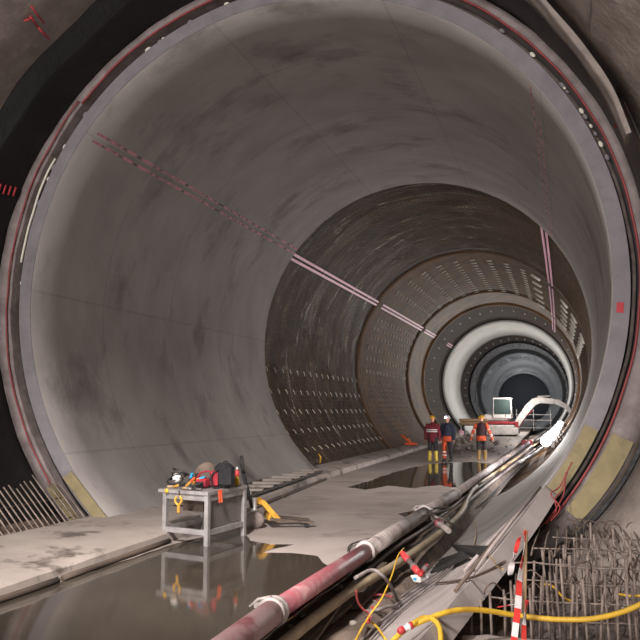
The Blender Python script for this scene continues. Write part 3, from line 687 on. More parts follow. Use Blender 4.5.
# ---------------------------------------------------------------- workbench
def bench():
    p = [Vector((-1.83,11.70,FL)), Vector((-1.0,11.48,FL)), Vector((-.88,12.62,FL)), Vector((-1.71,12.84,FL))]
    e = empty('workbench', (p[0]+p[2])/2, 'grey steel workbench standing in the big puddle', 'workbench')
    ex = (p[1]-p[0]).normalized(); ey = (p[2]-p[1]).normalized(); R = Matrix((ex, ey, Vector((0,0,1)))).transposed(); H = .77
    for q in p: MB().box(q+Vector((0,0,H/2)), (.075,.075,H), R).build('leg', 'steel', e)
    c = (p[0]+p[2])/2
    MB().box(c+Vector((0,0,H+.025))-ex*.04, (1.02, 1.26, .05), R).build('table_top', 'steel', e)
    MB().box((p[0]+p[1])/2+Vector((0,0,H-.05)), (.84,.04,.09), R).build('top_rail', 'steel', e)
    MB().box((p[1]+p[2])/2+Vector((0,0,H-.05)), (.04,1.1,.09), R).build('top_rail', 'steel', e)
    MB().box((p[0]+p[1])/2+Vector((0,0,.20)), (.80,.05,.08), R).build('lower_rail', 'steel', e)
    MB().box((p[1]+p[2])/2+Vector((0,0,.20)), (.05,1.1,.08), R).build('lower_rail', 'steel', e)
    MB().box((p[2]+p[3])/2+Vector((0,0,.20)), (.80,.05,.08), R).build('lower_rail', 'steel', e)
    MB().box((p[3]+p[0])/2+Vector((0,0,.20)), (.05,1.1,.08), R).build('lower_rail', 'steel', e)
    MB().box((p[1]+p[2])/2+Vector((0,0,.48))-ex*.03, (.012,1.06,.46), R).build('side_panel', 'sheet', e)
    MB().box(c+Vector((0,0,.56))+ey*.1-ex*.12, (.42,.6,.22), R).build('drawer_box', 'wood', e)
    return c, ex, ey, R, FL+H+.05
bc, bx, by, bR, bz = bench()
def bp(u, v, h=0): q = bc+bx*u+by*v; return Vector((q.x, q.y, bz+h))
# cable reel (brown disc standing on the bench)
c = bp(-.02, .05, .20); e = empty('cable_reel', bp(-.02,.05), 'round brown cable reel standing on the workbench', 'cable reel')
ax = (bx*.35-by*.9).normalized()
MB().lathe(c-ax*.06, [(.05,0),(.19,0),(.19,.015),(.05,.015)], ax, 24).build('flange', 'wood', e)
MB().lathe(c+ax*.05, [(.05,0),(.185,0),(.185,.015),(.05,.015)], ax, 24).build('flange', 'wood', e)
g = MB()
for k in range(4):
    for r_ in (.12, .145): g.tube([c+ax*(-.04+.025*k)+ (ax.cross(Vector((0,0,1))).normalized()*cos(t*pi/8)+Vector((0,0,1))*sin(t*pi/8))*r_ for t in range(16)], .014, 6, closed=True)
g.build('wound_cable', 'cable_dark', e)
# backpack
c = bp(.34, .0, .0); e = empty('backpack', c, 'black and red backpack on the right end of the workbench', 'backpack')
MB().bevbox(c+Vector((.04,0,.2)), (.34,.26,.40), .07, bR).build('body', 'black', e)
MB().bevbox(c+Vector((-.10,-.03,.15)), (.14,.22,.27), .04, bR).build('front_pocket', 'red_fab', e)
MB().bevbox(c+Vector((-.06,-.13,.15)), (.10,.05,.22), .02, bR).build('side_pocket', 'red_fab', e)
MB().tube(smooth([c+Vector((.0,0,.36)), c+Vector((.03,0,.42)), c+Vector((.08,0,.42)), c+Vector((.11,0,.37))], 5), .012, 6).build('grab_handle', 'black', e)
MB().tube(smooth([c+Vector((-.02,-.12,.3)), c+Vector((-.1,-.2,.2)), c+Vector((-.06,-.2,.03)), c+Vector((.02,-.13,.03))], 5), .014, 6).build('strap', 'black', e)
# red tool bag
c = bp(.06, -.2, 0); e = empty('tool_bag', c, 'red tool bag lying beside the backpack', 'bag')
MB().bevbox(c+Vector((0,0,.09)), (.22,.2,.17), .04, bR).build('body', 'red_fab', e)
MB().tube(smooth([c+Vector((-.1,0,.14)), c+Vector((-.03,0,.24)), c+Vector((.12,0,.27)), c+Vector((.2,0,.2))], 5), .016, 6).build('carry_strap', 'red_fab', e)
MB().bevbox(c+Vector((0,-.1,.06)), (.15,.03,.1), .01, bR).build('pocket', 'black', e)
# tangled hose coil with pale fitting at left
c = bp(-.42, -.25, .02); e = empty('hose_coil', c, 'tangled dark hose coil with pale fitting at the left end of the bench', 'hose')
for k in range(5):
    MB().tube([c+Vector((.13*cos(t*pi/9)+.02*k-.05, .10*sin(t*pi/9)+.01*k, .03+.035*k+.09*(1+sin(t*pi/9+k))*.6)) for t in range(18)], .013, 6, closed=True).build('coil_turn', 'cable_dark' if k % 2 else 'rubber', e)
MB().ball(c+Vector((0,-.04,.13)), (.075,.06,.075)).build('fitting', 'white_plastic', e)
# hand tools
def tool(c, d, L_, m1, m2, label, name, cat):
    e = empty(name, c, label, cat); d = Vector(d).normalized()
    MB().lathe(c, [(.012,0),(.02,.01),(.02,L_*.45),(.012,L_*.5)], d, 10).build('handle', m1, e)
    MB().bevbox(c+d*L_*.75, (.05,.035,L_*.5), .01, d.to_track_quat('Z','Y').to_matrix()).build('head', m2, e)
tool(bp(-.32,-.5,.03), bx+Vector((0,0,.3)), .24, 'yellow_paint', 'rubber', 'small yellow-handled tool on the bench front edge', 'hand_tool', 'tool')
tool(bp(-.16,-.38,.03), bx+by*.3+Vector((0,0,.9)), .22, 'yellow_paint', 'orange_plastic', 'yellow power tool with orange tip standing before the reel', 'power_tool', 'tool')
tool(bp(-.22,-.2,.05), bx*.4+Vector((0,0,1)), .2, 'rubber', 'blue_plastic', 'black tool with blue head on the middle of the bench', 'power_tool', 'tool')
tool(bp(-.1,-.55,.03), bx-by*.2, .22, 'wood_pale', 'steel', 'hammer with a pale handle at the front edge of the bench', 'hammer', 'tool')
tool(bp(-.05,-.42,.03), bx+by*.2+Vector((0,0,.35)), .25, 'rubber', 'rubber', 'black angle tool lying before the red bag', 'power_tool', 'tool')
tool(bp(-.05,-.28,.12), bx+by*.2+Vector((0,0,.35)), .2, 'yellow_paint', 'blue_plastic', 'yellow and blue screwdriver sticking out of the tool pile', 'hand_tool', 'tool')
tool(bp(-.46,-.5,.025), bx*.8+by, .2, 'wood_pale', 'steel', 'pale-handled chisel beside the hose coil', 'chisel', 'tool')
tool(bp(-.2,-.1,.03), bx*.5-by*.2+Vector((0,0,.8)), .24, 'yellow_paint', 'rubber', 'yellow and black drill standing behind the tool pile', 'power_drill', 'tool')
tool(bp(-.3,.1,.03), bx+by*.1+Vector((0,0,.25)), .26, 'rubber', 'red_plastic', 'black tool with a red end behind the hose coil', 'hand_tool', 'tool')
tool(bp(.1,-.55,.03), bx-by*.1, .2, 'rubber', 'sheet', 'dark wrench lying at the near right corner of the bench', 'wrench', 'tool')
g = bp(-.36,-.64,-.02); MB_ = MB().lathe(g, [(.0,0),(.035,0),(.035,.012),(0,.012)], -by, 14).build('round_sticker', 'yellow'); tag(MB_, 'round yellow sticker on the front edge of the bench top', 'sticker')
# hanging things
c = bp(.0,-.6,-.17)-bx*.1; e = empty('hook_tool', c-Vector((0,0,.12)), 'yellow clamp hanging below the front of the bench', 'clamp')
MB().tube(smooth([c+Vector((-.04,-.06,.08)), c+Vector((-.06,-.06,.0)), c+Vector((0,-.06,-.05)), c+Vector((.05,-.06,.02)), c+Vector((.02,-.06,.09))], 6), .018, 8).build('jaw', 'yellow_paint', e)
MB().bevbox(c+Vector((0,-.06,-.11)), (.05,.03,.13), .01).build('handle', 'yellow_paint', e)
MB().tube([c+Vector((0,-.06,.09)), c+Vector((0,-.05,.17))], .006, 6).build('hook', 'rubber', e)
c = bp(.46,-.3,-.09); g = MB()
for k in range(5):
    for q in (0, 1): g.v.append(c+by*(.12*(k/4-.5)+.01*q)+bx*(.03+.012*sin(k*2.2))+Vector((0,0,.1))); g.v.append(c+by*(.10*(k/4-.5))+bx*(.045+.012*q+.016*sin(k*2.6))+Vector((0,0,-.1+.015*(k % 2))))
for k in range(4): n = 4*k; g.face((n, n+1, n+5, n+4)); g.face((n+2, n+6, n+7, n+3)); g.face((n, n+4, n+6, n+2)); g.face((n+1, n+3, n+7, n+5))
tag(g.build('hanging_rag', 'orange'), 'orange rag hanging over the right edge of the bench', 'rag')
c = bp(.38,.42,0); e = empty('spray_bottle', c, 'red-capped bottle at the far right corner of the bench', 'bottle')
MB().lathe(c, [(.035,0),(.04,.01),(.04,.12),(.03,.15),(.015,.17)], seg=16).build('body', 'yellow', e)
MB().lathe(c+Vector((0,0,.16)), [(.035,0),(.037,.01),(.037,.08),(.02,.10)], seg=16).build('cap', 'red_plastic', e)
MB().lathe(c+Vector((0,0,.26)), [(.02,0),(.02,.03),(.008,.05)], seg=12).build('nozzle', 'white_plastic', e)

# ---------------------------------------------------------------- pallet truck
def pallet_truck():
    b = Vector((-1.06, 13.5, FL)); e = empty('pallet_truck', b, 'yellow hand pallet truck with upright black handle behind the bench', 'pallet truck')
    f = Vector((.86,.5,0)).normalized(); s = Vector((-f.y, f.x, 0)); R = Matrix((f, s, Vector((0,0,1)))).transposed(); P = lambda a, b_, h: b+f*a+s*b_+Vector((0,0,h))
    for k in (-1, 1):
        g = MB(); g.v = [P(.25,k*.19-.08,.15),P(1.05,k*.19-.07,.07),P(1.05,k*.19+.07,.07),P(.25,k*.19+.08,.15),P(.25,k*.19-.08,.20),P(1.05,k*.19-.07,.10),P(1.05,k*.19+.07,.10),P(.25,k*.19+.08,.20)]
        for q in ((3,2,1,0), (4,5,6,7), (0,1,5,4), (1,2,6,5), (2,3,7,6), (3,0,4,7)): g.face(q)
        g.build('fork', 'wood', e)
        MB().lathe(P(.92,k*.19-.04,.04), [(.04,0),(.04,.08)], s, 12).build('fork_roller', 'rubber', e)
        g = MB(); g.v = [P(.05,k*.22-.02,.5),P(.16,k*.22-.02,.5),P(.5,k*.22-.02,.12),P(.38,k*.22-.02,.12),P(.05,k*.22+.02,.5),P(.16,k*.22+.02,.5),P(.5,k*.22+.02,.12),P(.38,k*.22+.02,.12)]
        for q in ((3,2,1,0), (4,5,6,7), (0,1,5,4), (1,2,6,5), (2,3,7,6), (3,0,4,7)): g.face(q)
        g.build('side_brace', 'yellow_paint', e)
    MB().bevbox(P(.1,0,.46), (.1,.46,.09), .02, R).build('cross_head', 'yellow_paint', e)
    MB().bevbox(P(.26,0,.2), (.06,.5,.12), .015, R).build('cross_plate', 'yellow_paint', e)
    for k in (-1, 1): MB().lathe(P(.02,k*.09-.045,.145), [(.04,0),(.145,.0),(.145,.09),(.04,.09)], s, 22).build('steer_wheel', 'dusty_pipe', e)
    MB().lathe(P(.02,0,.12), [(.06,0),(.06,.2),(.045,.22),(.045,.4)], seg=14).build('pump', 'steel', e)
    MB().tube([P(-.02,0,.35), P(-.10,0,.62), P(-.19,0,.98)], .034, 10).build('handle_pole', 'black', e)
    g = MB(); g.tube(smooth([P(-.19,0,.96), P(-.20,-.085,1.02), P(-.21,-.095,1.14), P(-.22,-.055,1.23), P(-.22,.055,1.23), P(-.21,.095,1.14), P(-.20,.085,1.02), P(-.19,0,.96)], 5), .024, 8)
    g.build('handle_loop', 'rubber', e)
    MB().tube([P(-.23,0,1.21), P(-.23,0,1.08)], .01, 6).build('release_lever', 'rubber', e)
pallet_truck()

# timber grid on the kerb
e = empty('timber_grid', (-2.8, 18, FL+.2), 'ladder-like timber grid lying on the kerb behind the pallet truck', 'timber grid')
for y0, y1, dx in ((14.3, 23.2, .16), (14.3, 23.2, .95)):
    MB().tube([Vector((kx(y)+off(y)-dx, y, FL+.225+.03*dx)) for y in frange(y0, y1, 1)], .035, 6).build('rail', 'wood', e)
for y in frange(14.6, 23., .8):
    MB().box((kx(y)+off(y)-.55, y+.05, FL+.27), (.74,.26,.05), Matrix.Rotation(rad(14), 3, 'Z')).build('rung', 'slab', e)
MB().prism([(kx(14.2)-.12, 14.2), (kx(23.2)-.15, 23.2), (kx(23.2)-.8, 23.2), (kx(14.2)-1.1, 14.2)], FL+.215, FL+.235).build('base_board', 'seam', e)
# beam in front of kerb
for k, (ya, yb) in enumerate(((5.2,8.6), (8.7,11.6), (13.6,18.), (18.1,23))):
    tag(MB().tube([Vector((kx(y)+off(y)+.03, y, FL+.03)) for y in frange(ya, yb, .6)], .045, 4).build('edge_timber', 'wood'), 'dark wet timber along the foot of the left kerb', 'timber', 'wet timbers at the kerb foot')

# ---------------------------------------------------------------- people
def caps(chains, balls=()):
    g = MB()
    for pts, rs in chains:
        g.tube(pts, rs, 12)
        for p, r_ in zip(pts, rs): g.ball(p, r_*.995, 12, 8)
    for c_, r_ in balls: g.ball(c_, r_, 14, 10)
    return g
def remesh(o, vox, sm=4):
    r_ = o.modifiers.new('Remesh', 'REMESH'); r_.mode = 'VOXEL'; r_.voxel_size = vox; r_.use_smooth_shade = True
    s_ = o.modifiers.new('Smooth', 'SMOOTH'); s_.iterations = sm; s_.factor = .5
    return o
def person(loc, rz, label, jacket, sleeve, trouser, boot, helmet, hem=None, stripes=None, step=.12, arm=.0, lamp=False, legL=None):
    e = empty('person', loc, label, 'person')
    Rz = Matrix.Rotation(rz, 3, 'Z'); P = lambda x, y, z: Vector(loc)+Rz @ Vector((x, y, z))   # faces -y at rz = 0
    hip = {k: P(k*.10, 0, .90) for k in (-1, 1)}; kn = {k: P(k*.115, -.03+k*step*.4, .49) for k in (-1, 1)}; an = {k: P(k*.12, k*step, .09) for k in (-1, 1)}
    sh = {k: P(k*.19, 0, 1.41) for k in (-1, 1)}; el = {k: P(k*(.27+arm*.5), .04, 1.13) for k in (-1, 1)}; wr = {k: P(k*(.29+arm), -.05, .88) for k in (-1, 1)}
    ch = [([P(0,0,.92), P(0,0,1.1), P(0,0,1.3), P(0,0,1.42), P(0,-.005,1.5), P(0,-.02,1.56)], [.13,.12,.135,.10,.055,.052])]
    for k in (-1, 1):
        ch.append(([hip[k], kn[k], an[k]], [.085,.055,.038])); ch.append(([an[k], an[k]+Rz @ Vector((0,-.15,-.05))], [.038,.03]))
        ch.append(([P(k*.08,0,1.40), sh[k], el[k], wr[k]], [.07,.058,.042,.028]))
        h0 = wr[k]; dn = (wr[k]-el[k]).normalized(); fw = Rz @ Vector((0,-1,0)); pal = h0+dn*.09
        ch.append(([h0, h0+dn*.045, pal], [.026,.033,.03]))
        for q, (o_, L_) in enumerate(((-.024,.065), (-.008,.075), (.008,.072), (.023,.058))):
            b0 = h0+dn*.07+fw*o_; inw = Rz @ Vector((-k,0,0)); ch.append(([b0, b0+dn*L_*.55, b0+dn*L_*.9+inw*.018], [.0105,.0095,.008]))
        ch.append(([h0+dn*.03-fw*(-.02), h0+dn*.06+fw*.045, h0+dn*.09+fw*.05], [.013,.011,.009]))
    hd = P(0, -.02, 1.655)
    g = caps(ch, [(hd, (.078,.095,.115)), (hd+Rz @ Vector((0,-.03,-.055)), (.055,.06,.05)), (hd+Rz @ Vector((0,-.1,-.01)), (.014,.022,.024)), (hd+Rz @ Vector((.08,.0,-.01)), (.012,.022,.03)), (hd+Rz @ Vector((-.08,.0,-.01)), (.012,.022,.03))])
    remesh(g.build('body', 'skin', e), .011)
    for k in (-1, 1): MB().ball(hd+Rz @ Vector((k*.03,-.088,.012)), (.013,.009,.009), 8, 6, Rz).build('eye', 'rubber', e)
    MB().ball(hd+Rz @ Vector((0,-.092,-.05)), (.022,.008,.006), 8, 6, Rz).build('mouth', 'red_fab', e)
    hh = MB(); hh.ball(hd+Rz @ Vector((0,.018,.02)), (.088,.098,.11), 14, 10, Rz); hh.build('hair', 'hair', e) if not helmet else None
    hm = MB(); n0 = len(hm.v); hm.lathe(hd+Vector((0,0,.035)), [(.148,0),(.15,.006),(.122,.018),(.118,.05),(.1,.09),(.066,.118),(.02,.13)], seg=20); hel = hm.build('helmet', helmet, e)
    if lamp: MB().lathe(hd+Rz @ Vector((0,-.125,.07)), [(.03,0),(.045,.02),(.045,.03)], Rz @ Vector((0,-1,0)), 14).build('head_lamp', 'headlamp', e)
    jc = caps([([P(0,0,.9), P(0,0,1.02), P(0,0,1.3), P(0,0,1.42)], [.17,.165,.18,.12]), ([P(-.10,0,1.0), P(-.12,0,1.34)], [.11,.10]), ([P(.10,0,1.0), P(.12,0,1.34)], [.11,.10]), ([P(-.17,0,1.40), P(0,0,1.44), P(.17,0,1.40)], [.078,.09,.078]), ([P(0,0,1.44), P(0,0,1.5)], [.078,.066])])
    jo = remesh(jc.build('jacket', jacket, e), .015)
    for k in (-1, 1): remesh(caps([([sh[k], el[k], wr[k]], [.09,.072,.056])]).build('sleeve', sleeve, e), .012, 3)
    tr = caps([([hip[-1], hip[1]], [.115,.115])])
    remesh(caps([([hip[-1], hip[1]], [.115,.115])]+[([hip[k], kn[k], kn[k].lerp(an[k], .3)], [.118,.085,.07]) for k in (-1, 1)]).build('trousers', trouser, e), .013)
    for k in (-1, 1):
        remesh(caps([([kn[k].lerp(an[k], .22), an[k]], [.082,.066]), ([an[k]-Vector((0,0,.02)), an[k]+Rz @ Vector((0,-.09,-.035)), an[k]+Rz @ Vector((0,-.17,-.045))], [.058,.052,.044])]).build('boot', boot, e), .012)
    if hem: MB().lathe(P(0,0,.80), [(.2,0),(.205,.01),(.19,.2),(.17,.2)], seg=20).build('jacket_hem', hem, e)
    if stripes == 'back':
        for h in (1.16, 1.23): MB().lathe(P(0,0,h), [(.20,0),(.25,.0),(.25,.04),(.20,.04)], seg=24).build('reflective_stripe', 'refl', e)
    if stripes == 'arms':
        for k in (-1, 1):
            for q in (.25, .5):
                d = wr[k]-el[k]; MB().lathe(el[k].lerp(wr[k], q), [(.05,0),(.07,0),(.07,.03),(.05,.03)], d, 14).build('reflective_stripe', 'refl', e)
            d = el[k]-sh[k]; MB().lathe(sh[k].lerp(el[k], .6), [(.05,0),(.08,0),(.08,.035),(.05,.035)], d, 14).build('reflective_stripe', 'refl', e)
    if legL:
        k = 1 if cos(rz) < 0 else -1
        remesh(caps([([kn[k].lerp(hip[k], .85), kn[k], kn[k].lerp(an[k], .8)], [.122,.088,.076])]).build('trouser_leg', legL, e), .013)
        for q in (.2, .5): d = an[k]-kn[k]; MB().lathe(kn[k].lerp(an[k], q), [(.06,0),(.092,0),(.092,.045),(.06,.045)], d, 14).build('reflective_stripe', 'refl', e)
    return e
def gp(px, py): p = onz(px, py, FL); return (p.x, p.y, FL+.006)
person(gp(433,462), rad(175), 'worker in maroon jacket with double white back stripes and yellow boots', 'maroon', 'maroon', 'dark_cloth', 'boot_y', 'helmet_y', stripes='back', step=.05)
person(gp(448,462), rad(-14), 'worker in navy jacket with a glowing head lamp and orange hem', 'navy', 'navy', 'dark_cloth', 'rubber', 'helmet_w', hem='orange', step=.06, lamp=True, legL='orange')
person(gp(482,461), rad(180), 'worker with dark vest, orange striped sleeves and tan boots, rightmost of three', 'vest', 'orange', 'dark_cloth', 'boot_t', 'helmet_y', hem='orange', stripes='arms', step=.05, arm=.12)

# ---------------------------------------------------------------- excavator
def excavator():
    b = onz(502, 436, FL); b.z = FL; e = empty('excavator', b, 'white and red mini excavator parked before the white lining', 'excavator')
    P = lambda x, y, z: b+Vector((x*1.16, y*1.1, z*1.12))
    for k in (-1, 1):
        pr_ = [(-1.0,.06), (-.85,0), (.85,0), (1.0,.06), (1.1,.25), (1.0,.44), (.85,.5), (-.85,.5), (-1.0,.44), (-1.1,.25)]
        g = MB(); g.prism(pr_, -.17, .17, lambda a, q, h: P(a, k*.68+h, q)); g.build('track', 'rubber', e)
        for i in range(4): MB().lathe(P(-.75+i*.5, k*.68-.19, .2), [(.13,0),(.13,.38)], (0,1,0), 14).build('track_roller', 'steel', e)
    MB().bevbox(P(0,0,.42), (1.3,1.1,.2), .03).build('undercarriage', 'sheet', e)
    MB().bevbox(P(.05,-1.0,.36), (2.5,.1,.52), .02).build('dozer_blade', 'white_paint', e)
    MB().lathe(P(0,0,.5), [(.45,0),(.45,.12)], seg=24).build('slew_ring', 'rubber', e)
    MB().bevbox(P(-.1,0,.66), (2.3,1.7,.26), .08).build('house_base', 'white_paint', e); MB().bevbox(P(-.12,0,.88), (2.34,1.74,.22), .06).build('red_band', 'red_paint', e)
    MB().bevbox(P(-.3,0,1.22), (2.0,1.7,.56), .16).build('engine_cover', 'white_paint', e)
    # cab
    cx = .12
    cab = MB()
    for x in (-.58, .2, .58):
        for y in (-.8, .1): cab.tube([P(cx+x, y, 1.3), P(cx+x*.93, y, 2.5)], .055, 6)
    cab.bevbox(P(cx, -.35, 2.52), (1.4,1.15,.12), .03); cab.bevbox(P(cx, -.35, 1.34), (1.4,1.05,.34), .03)
    cab.tube([P(cx+.58,-.8,1.9), P(cx+.58,.1,1.9)], .03, 6)
    cab.build('cab_frame', 'white_paint', e)
    MB().box(P(cx, -.86, 1.98), (1.15,.012,1.1)).build('side_window', 'glass', e); MB().box(P(cx+.62, -.35, 2.0), (.012,.8,.98)).build('front_window', 'glass', e)
    MB().box(P(cx-.62, -.35, 2.0), (.012,.8,.98)).build('rear_window', 'glass', e)
    MB().bevbox(P(cx-.1,-.35,1.6), (.45,.45,.5), .06).build('seat', 'rubber', e)
    # boom curving up and over to the right
    def beam(pts, hs, w, name, m):
        g = MB(); n = 0
        for i, (x, z) in enumerate(pts):
            a = pts[min(i+1, len(pts)-1)]; c_ = pts[max(i-1, 0)]; t = Vector((a[0]-c_[0], 0, a[1]-c_[1])).normalized(); nn = Vector((-t.z, 0, t.x))*hs[i]/2
            for s_, y in ((1,-w), (1,w), (-1,w), (-1,-w)): g.v.append(P(x, y-.05, z)+nn*s_)
        for i in range(len(pts)-1):
            for k in range(4): g.face((i*4+k, i*4+(k+1) % 4, i*4+4+(k+1) % 4, i*4+4+k))
        g.face((3,2,1,0)); k = (len(pts)-1)*4; g.face((k,k+1,k+2,k+3)); g.build(name, m, e)
    beam([(.95,.75), (1.25,1.25), (1.75,1.95), (2.1,2.3), (2.5,2.42), (3.3,2.3)], [.42,.46,.52,.52,.46,.36], .13, 'boom', 'white_paint')
    beam([(3.1,2.4), (3.6,2.25), (4.1,1.95), (4.5,1.35)], [.3,.4,.34,.22], .1, 'dipper_arm', 'white_paint')
    beam([(1.1,.6), (1.5,1.25), (2.0,1.75)], [.1,.1,.07], .05, 'boom_cylinder', 'red_paint')
    beam([(2.3,2.65), (3.1,2.68)], [.09,.09], .045, 'arm_cylinder', 'steel')
    g = MB(); g.prism([(4.35,1.4), (4.65,1.38), (4.85,1.05), (4.7,.7), (4.35,.62), (4.3,.72), (4.5,.9), (4.45,1.15)], -.25, .25, lambda a, q, h: P(a, h-.05, q)); g.build('bucket', 'sheet', e)
    MB().bevbox(P(.95,-.05,.75), (.3,.4,.5), .04).build('swing_post', 'red_paint', e)
excavator()
# steel barrier behind it
b = onz(530, 432, FL); e = empty('steel_barrier', (b.x+.2, b.y+3, FL), 'grey steel railing frame behind the excavator boom', 'railing')
for x in (-1.5, 0, 1.5): MB().box((b.x+.2+x, b.y+3, FL+1.), (.06,.06,2.0)).build('post', 'steel', e)
for z in (.3, 1.0, 1.5): MB().box((b.x+.2, b.y+3, FL+z), (3.3,.05,.06)).build('rail', 'steel', e)
# timber crate
b = onz(474, 434, FL); b = CAM+(b-CAM)*.93; b.z = FL; e = empty('timber_crate', (b.x, b.y, FL), 'long pale timber crate stacked left of the excavator', 'crate')
for z in (.95, 1.2): MB().bevbox((b.x, b.y, FL+z), (2.1,.9,.2), .02).build('plank', 'wood_pale', e)
MB().bevbox((b.x, b.y, FL+1.08), (1.9,.8,.08), .02).build('spacer_batten', 'wood', e)
e = empty('trestle', (b.x, b.y, FL), 'dark trestle carrying the timber crate', 'trestle')
for x in (-.8, .8): MB().box((b.x+x, b.y, FL+.42), (.12,.8,.84)).build('leg', 'seam', e)
MB().box((b.x, b.y, FL+.81), (1.9,.7,.06)).build('top', 'seam', e)
# rubble and gear on the floor
random.seed(3)
for k in range(60):
    px = random.uniform(456, 500) if k % 3 else random.uniform(436, 520); py = random.uniform(437, 452) if k % 3 else random.uniform(438, 458)
    p = onz(px, py, FL); s_ = random.uniform(.07, .22) if k % 3 else random.uniform(.03, .09); g = MB(); g.ball((p.x, p.y, FL+s_*.55), (s_, s_*.8, s_*.65), 8, 6, Matrix.Rotation(random.random()*3, 3, 'Z'))
    g.v = [v+Vector((.35*s_*noise.noise(v*5/s_*.2), .35*s_*noise.noise(v*5/s_*.2+Vector((7,0,0))), .2*s_*noise.noise(v*4/s_*.2))) for v in g.v]
    for v in g.v: v.z = max(v.z, FL)
    tag(g.build('rubble_stone', 'pale_rock' if k % 4 else 'dirt'), 'lump of rubble on the floor between the workers and the excavator', 'stone', 'rubble on the far floor')
p = onz(461, 436, FL); e = empty('pink_sack', (p.x, p.y, FL), 'small pink sack on the rubble right of the navy-jacketed worker', 'sack')
MB().bevbox((p.x, p.y, FL+.22), (.42,.3,.44), .1).build('body', 'pink', e); MB().ball((p.x, p.y, FL+.5), (.06,.06,.09)).build('tied_neck', 'pink', e)
# long planks and pipes in the lamp light on the right
for k, (a, b_) in enumerate((((497,462),(522,446)), ((505,466),(532,446)), ((500,470),(528,450)), ((520,462),(545,446)))):
    A_ = onz(*a, FL+.06); B_ = onz(*b_, FL+.06)
    tag(MB().tube([A_, B_], .05, 8).build('scaffold_tube', 'steel' if k % 2 else 'wood_pale'), ['pale long pole lying by the lamps, leftmost', 'steel scaffold tube lying second from left by the lamps', 'pale pole lying third, nearest the camera', 'steel scaffold tube lying nearest the right wall'][k], 'pole')
p = onz(527, 445, FL); e = empty('red_toolbox', (p.x, p.y, FL), 'small red toolbox on the floor before the lamps', 'toolbox')
MB().bevbox((p.x, p.y, FL+.14), (.6,.3,.28), .03).build('body', 'red_plastic', e); MB().tube([Vector((p.x-.12,p.y,FL+.27)), Vector((p.x-.12,p.y,FL+.35)), Vector((p.x+.12,p.y,FL+.35)), Vector((p.x+.12,p.y,FL+.27))], .015, 6).build('handle', 'rubber', e)
# orange jack on the left kerb
p = oncyl(407, 444, 5.0); bz_ = FL+.23; p = onz(408, 445, bz_); e = empty('floor_jack', (p.x, p.y, bz_), 'orange stand leaning on the far left kerb', 'stand')
MB().tube([Vector((p.x-.35,p.y,bz_+.5)), Vector((p.x+.3,p.y,bz_+.03))], .05, 8).build('arm', 'orange_plastic', e); MB().bevbox((p.x+.15,p.y,bz_+.06), (.6,.3,.12), .03).build('base', 'orange_plastic', e)
MB().tube([Vector((p.x+.1,p.y,bz_+.1)), Vector((p.x+.05,p.y,bz_+.35))], .04, 6).build('post', 'yellow_paint', e)
p = oncyl(320, 463, 5.2); g = MB(); g.tube([p, p+Vector((.02,0,.2)), p+Vector((-.05,0,.3))], [.03,.025,.02], 8); tag(g.build('hose_end', 'yellow'), 'yellow hose end poking up at the foot of the near lining edge', 'hose')

# ---------------------------------------------------------------- lamps along the right wall
LX, LZ = 3.60, -2.96
lampy = [27.5, 31.5, 36., 41.5, 48., 56.]
for k, y in enumerate(lampy):
    x = LX+off(y)+.012*(y-27); e = empty('tube_lamp', (x, y, LZ-.2), ['nearest', 'second nearest', 'third', 'fourth', 'fifth', 'farthest'][k]+' of the glaring tube lamps along the right wall', 'lamp', 'glaring tube lamps')
    MB().tube([Vector((x, y-.9, LZ)), Vector((x, y+.9, LZ))], .17, 12).build('tube', 'lamp', e)  # tube made overthick, so the lamp's glare is built into its shape
    MB().box((x+.2, y, LZ-.1), (.1,1.9,.2)).build('housing', 'white_plastic', e)
    MB().tube([Vector((x+.22, y, LZ-.12)), Vector((x+.5, y, LZ-.46))], .03, 6).build('bracket', 'steel', e)
def light(kind, name, loc, power, col, size=.3, rot=None, sy=None):
    d = bpy.data.lights.new(name, kind); d.energy = power; d.color = col; o = bpy.data.objects.new(name, d); C.objects.link(o); o.location = loc
    if kind == 'AREA':
        d.shape = 'RECTANGLE'; d.size = size; d.size_y = sy or size
        if rot is not None: o.rotation_euler = Vector(rot).to_track_quat('-Z', 'Y').to_euler()
    else: d.shadow_soft_size = size
    return o
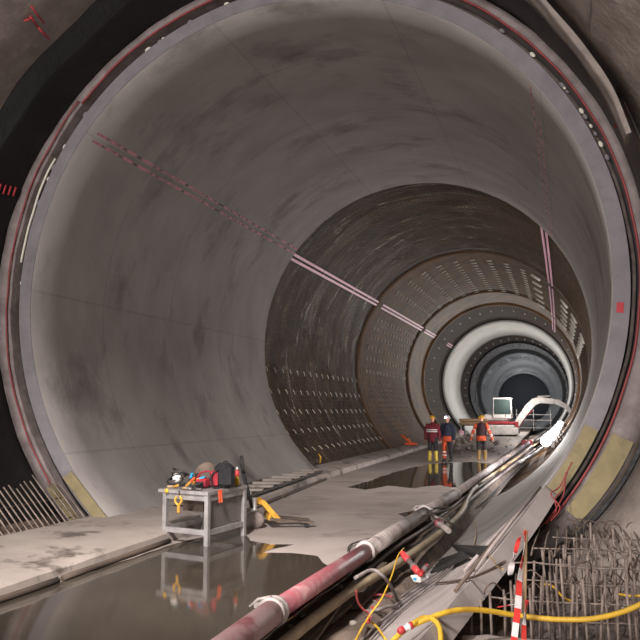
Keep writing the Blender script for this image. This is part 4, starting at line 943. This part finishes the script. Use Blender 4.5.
for k, y in enumerate((33., 50.)): light('POINT', 'tube_lamp_light', (LX+off(y)-.35, y, LZ+.25), (260, 420)[k], (1,.93,.84), .2)
light('POINT', 'white_section_light', (.2, 61, -1.2), 420, (1,.96,.9), .3)
light('POINT', 'white_section_light', (-.3, 71.5, -.8), 1000, (1,.98,.95), .3)
for y, p in ((110, 260), (132, 340), (155, 260), (171, 330)): light('POINT', 'deep_section_fill', (off(y), y, 1.5), p, (.95,.97,1), .3)  # fill lights without fixtures, added to brighten the far tunnel
light('AREA', 'chamber_fill_light', (.3, -19, -1.0), 3200, (1,.95,.94), 3.0, (-.06, 1, -.03), 2.0)  # two unseen fill lights added behind the camera for the near surfaces
light('AREA', 'chamber_fill_light', (-.5, -13, 3.6), 3000, (1,.95,.935), 2.5, (-.03, 1, -.2), 1.5)
o = light('AREA', 'overhead_fill_light', (.4, 4.4, 2.3), 350, (1,.95,.935), 1.0, (-.03, 1, -.95), .7); o.data.spread = rad(75)  # unseen fill light added above the view to brighten the floor
o = light('AREA', 'crown_fill_light', (.2, 21, 4.6), 110, (1,.95,.93), .8, (0, .12, -1), .5); o.data.spread = rad(100)  # added fill under the near crown, no such lamp hangs there
light('POINT', 'tube_lamp_light', (2.9, 27.2, -2.5), 430, (1,.95,.9), .35)
w = bpy.data.worlds.new('chamber_dim_light'); SC.world = w; w.use_nodes = True
w.node_tree.nodes['Background'].inputs[0].default_value = (.9,.92,1,1); w.node_tree.nodes['Background'].inputs[1].default_value = .6

cam = bpy.data.cameras.new('camera'); co = bpy.data.objects.new('camera', cam); C.objects.link(co)
cam.sensor_fit = 'HORIZONTAL'; cam.sensor_width = 36; cam.lens = F/640*36; cam.clip_start = .05; cam.clip_end = 400
Mx = Matrix((RIG, UP, -FWD)).transposed().to_4x4(); Mx.translation = CAM; co.matrix_world = Mx
SC.camera = co
SC.view_settings.view_transform = 'Standard'; SC.view_settings.look = 'None'; SC.view_settings.gamma = 1; SC.view_settings.use_curve_mapping = False
SC.view_settings.exposure = 0
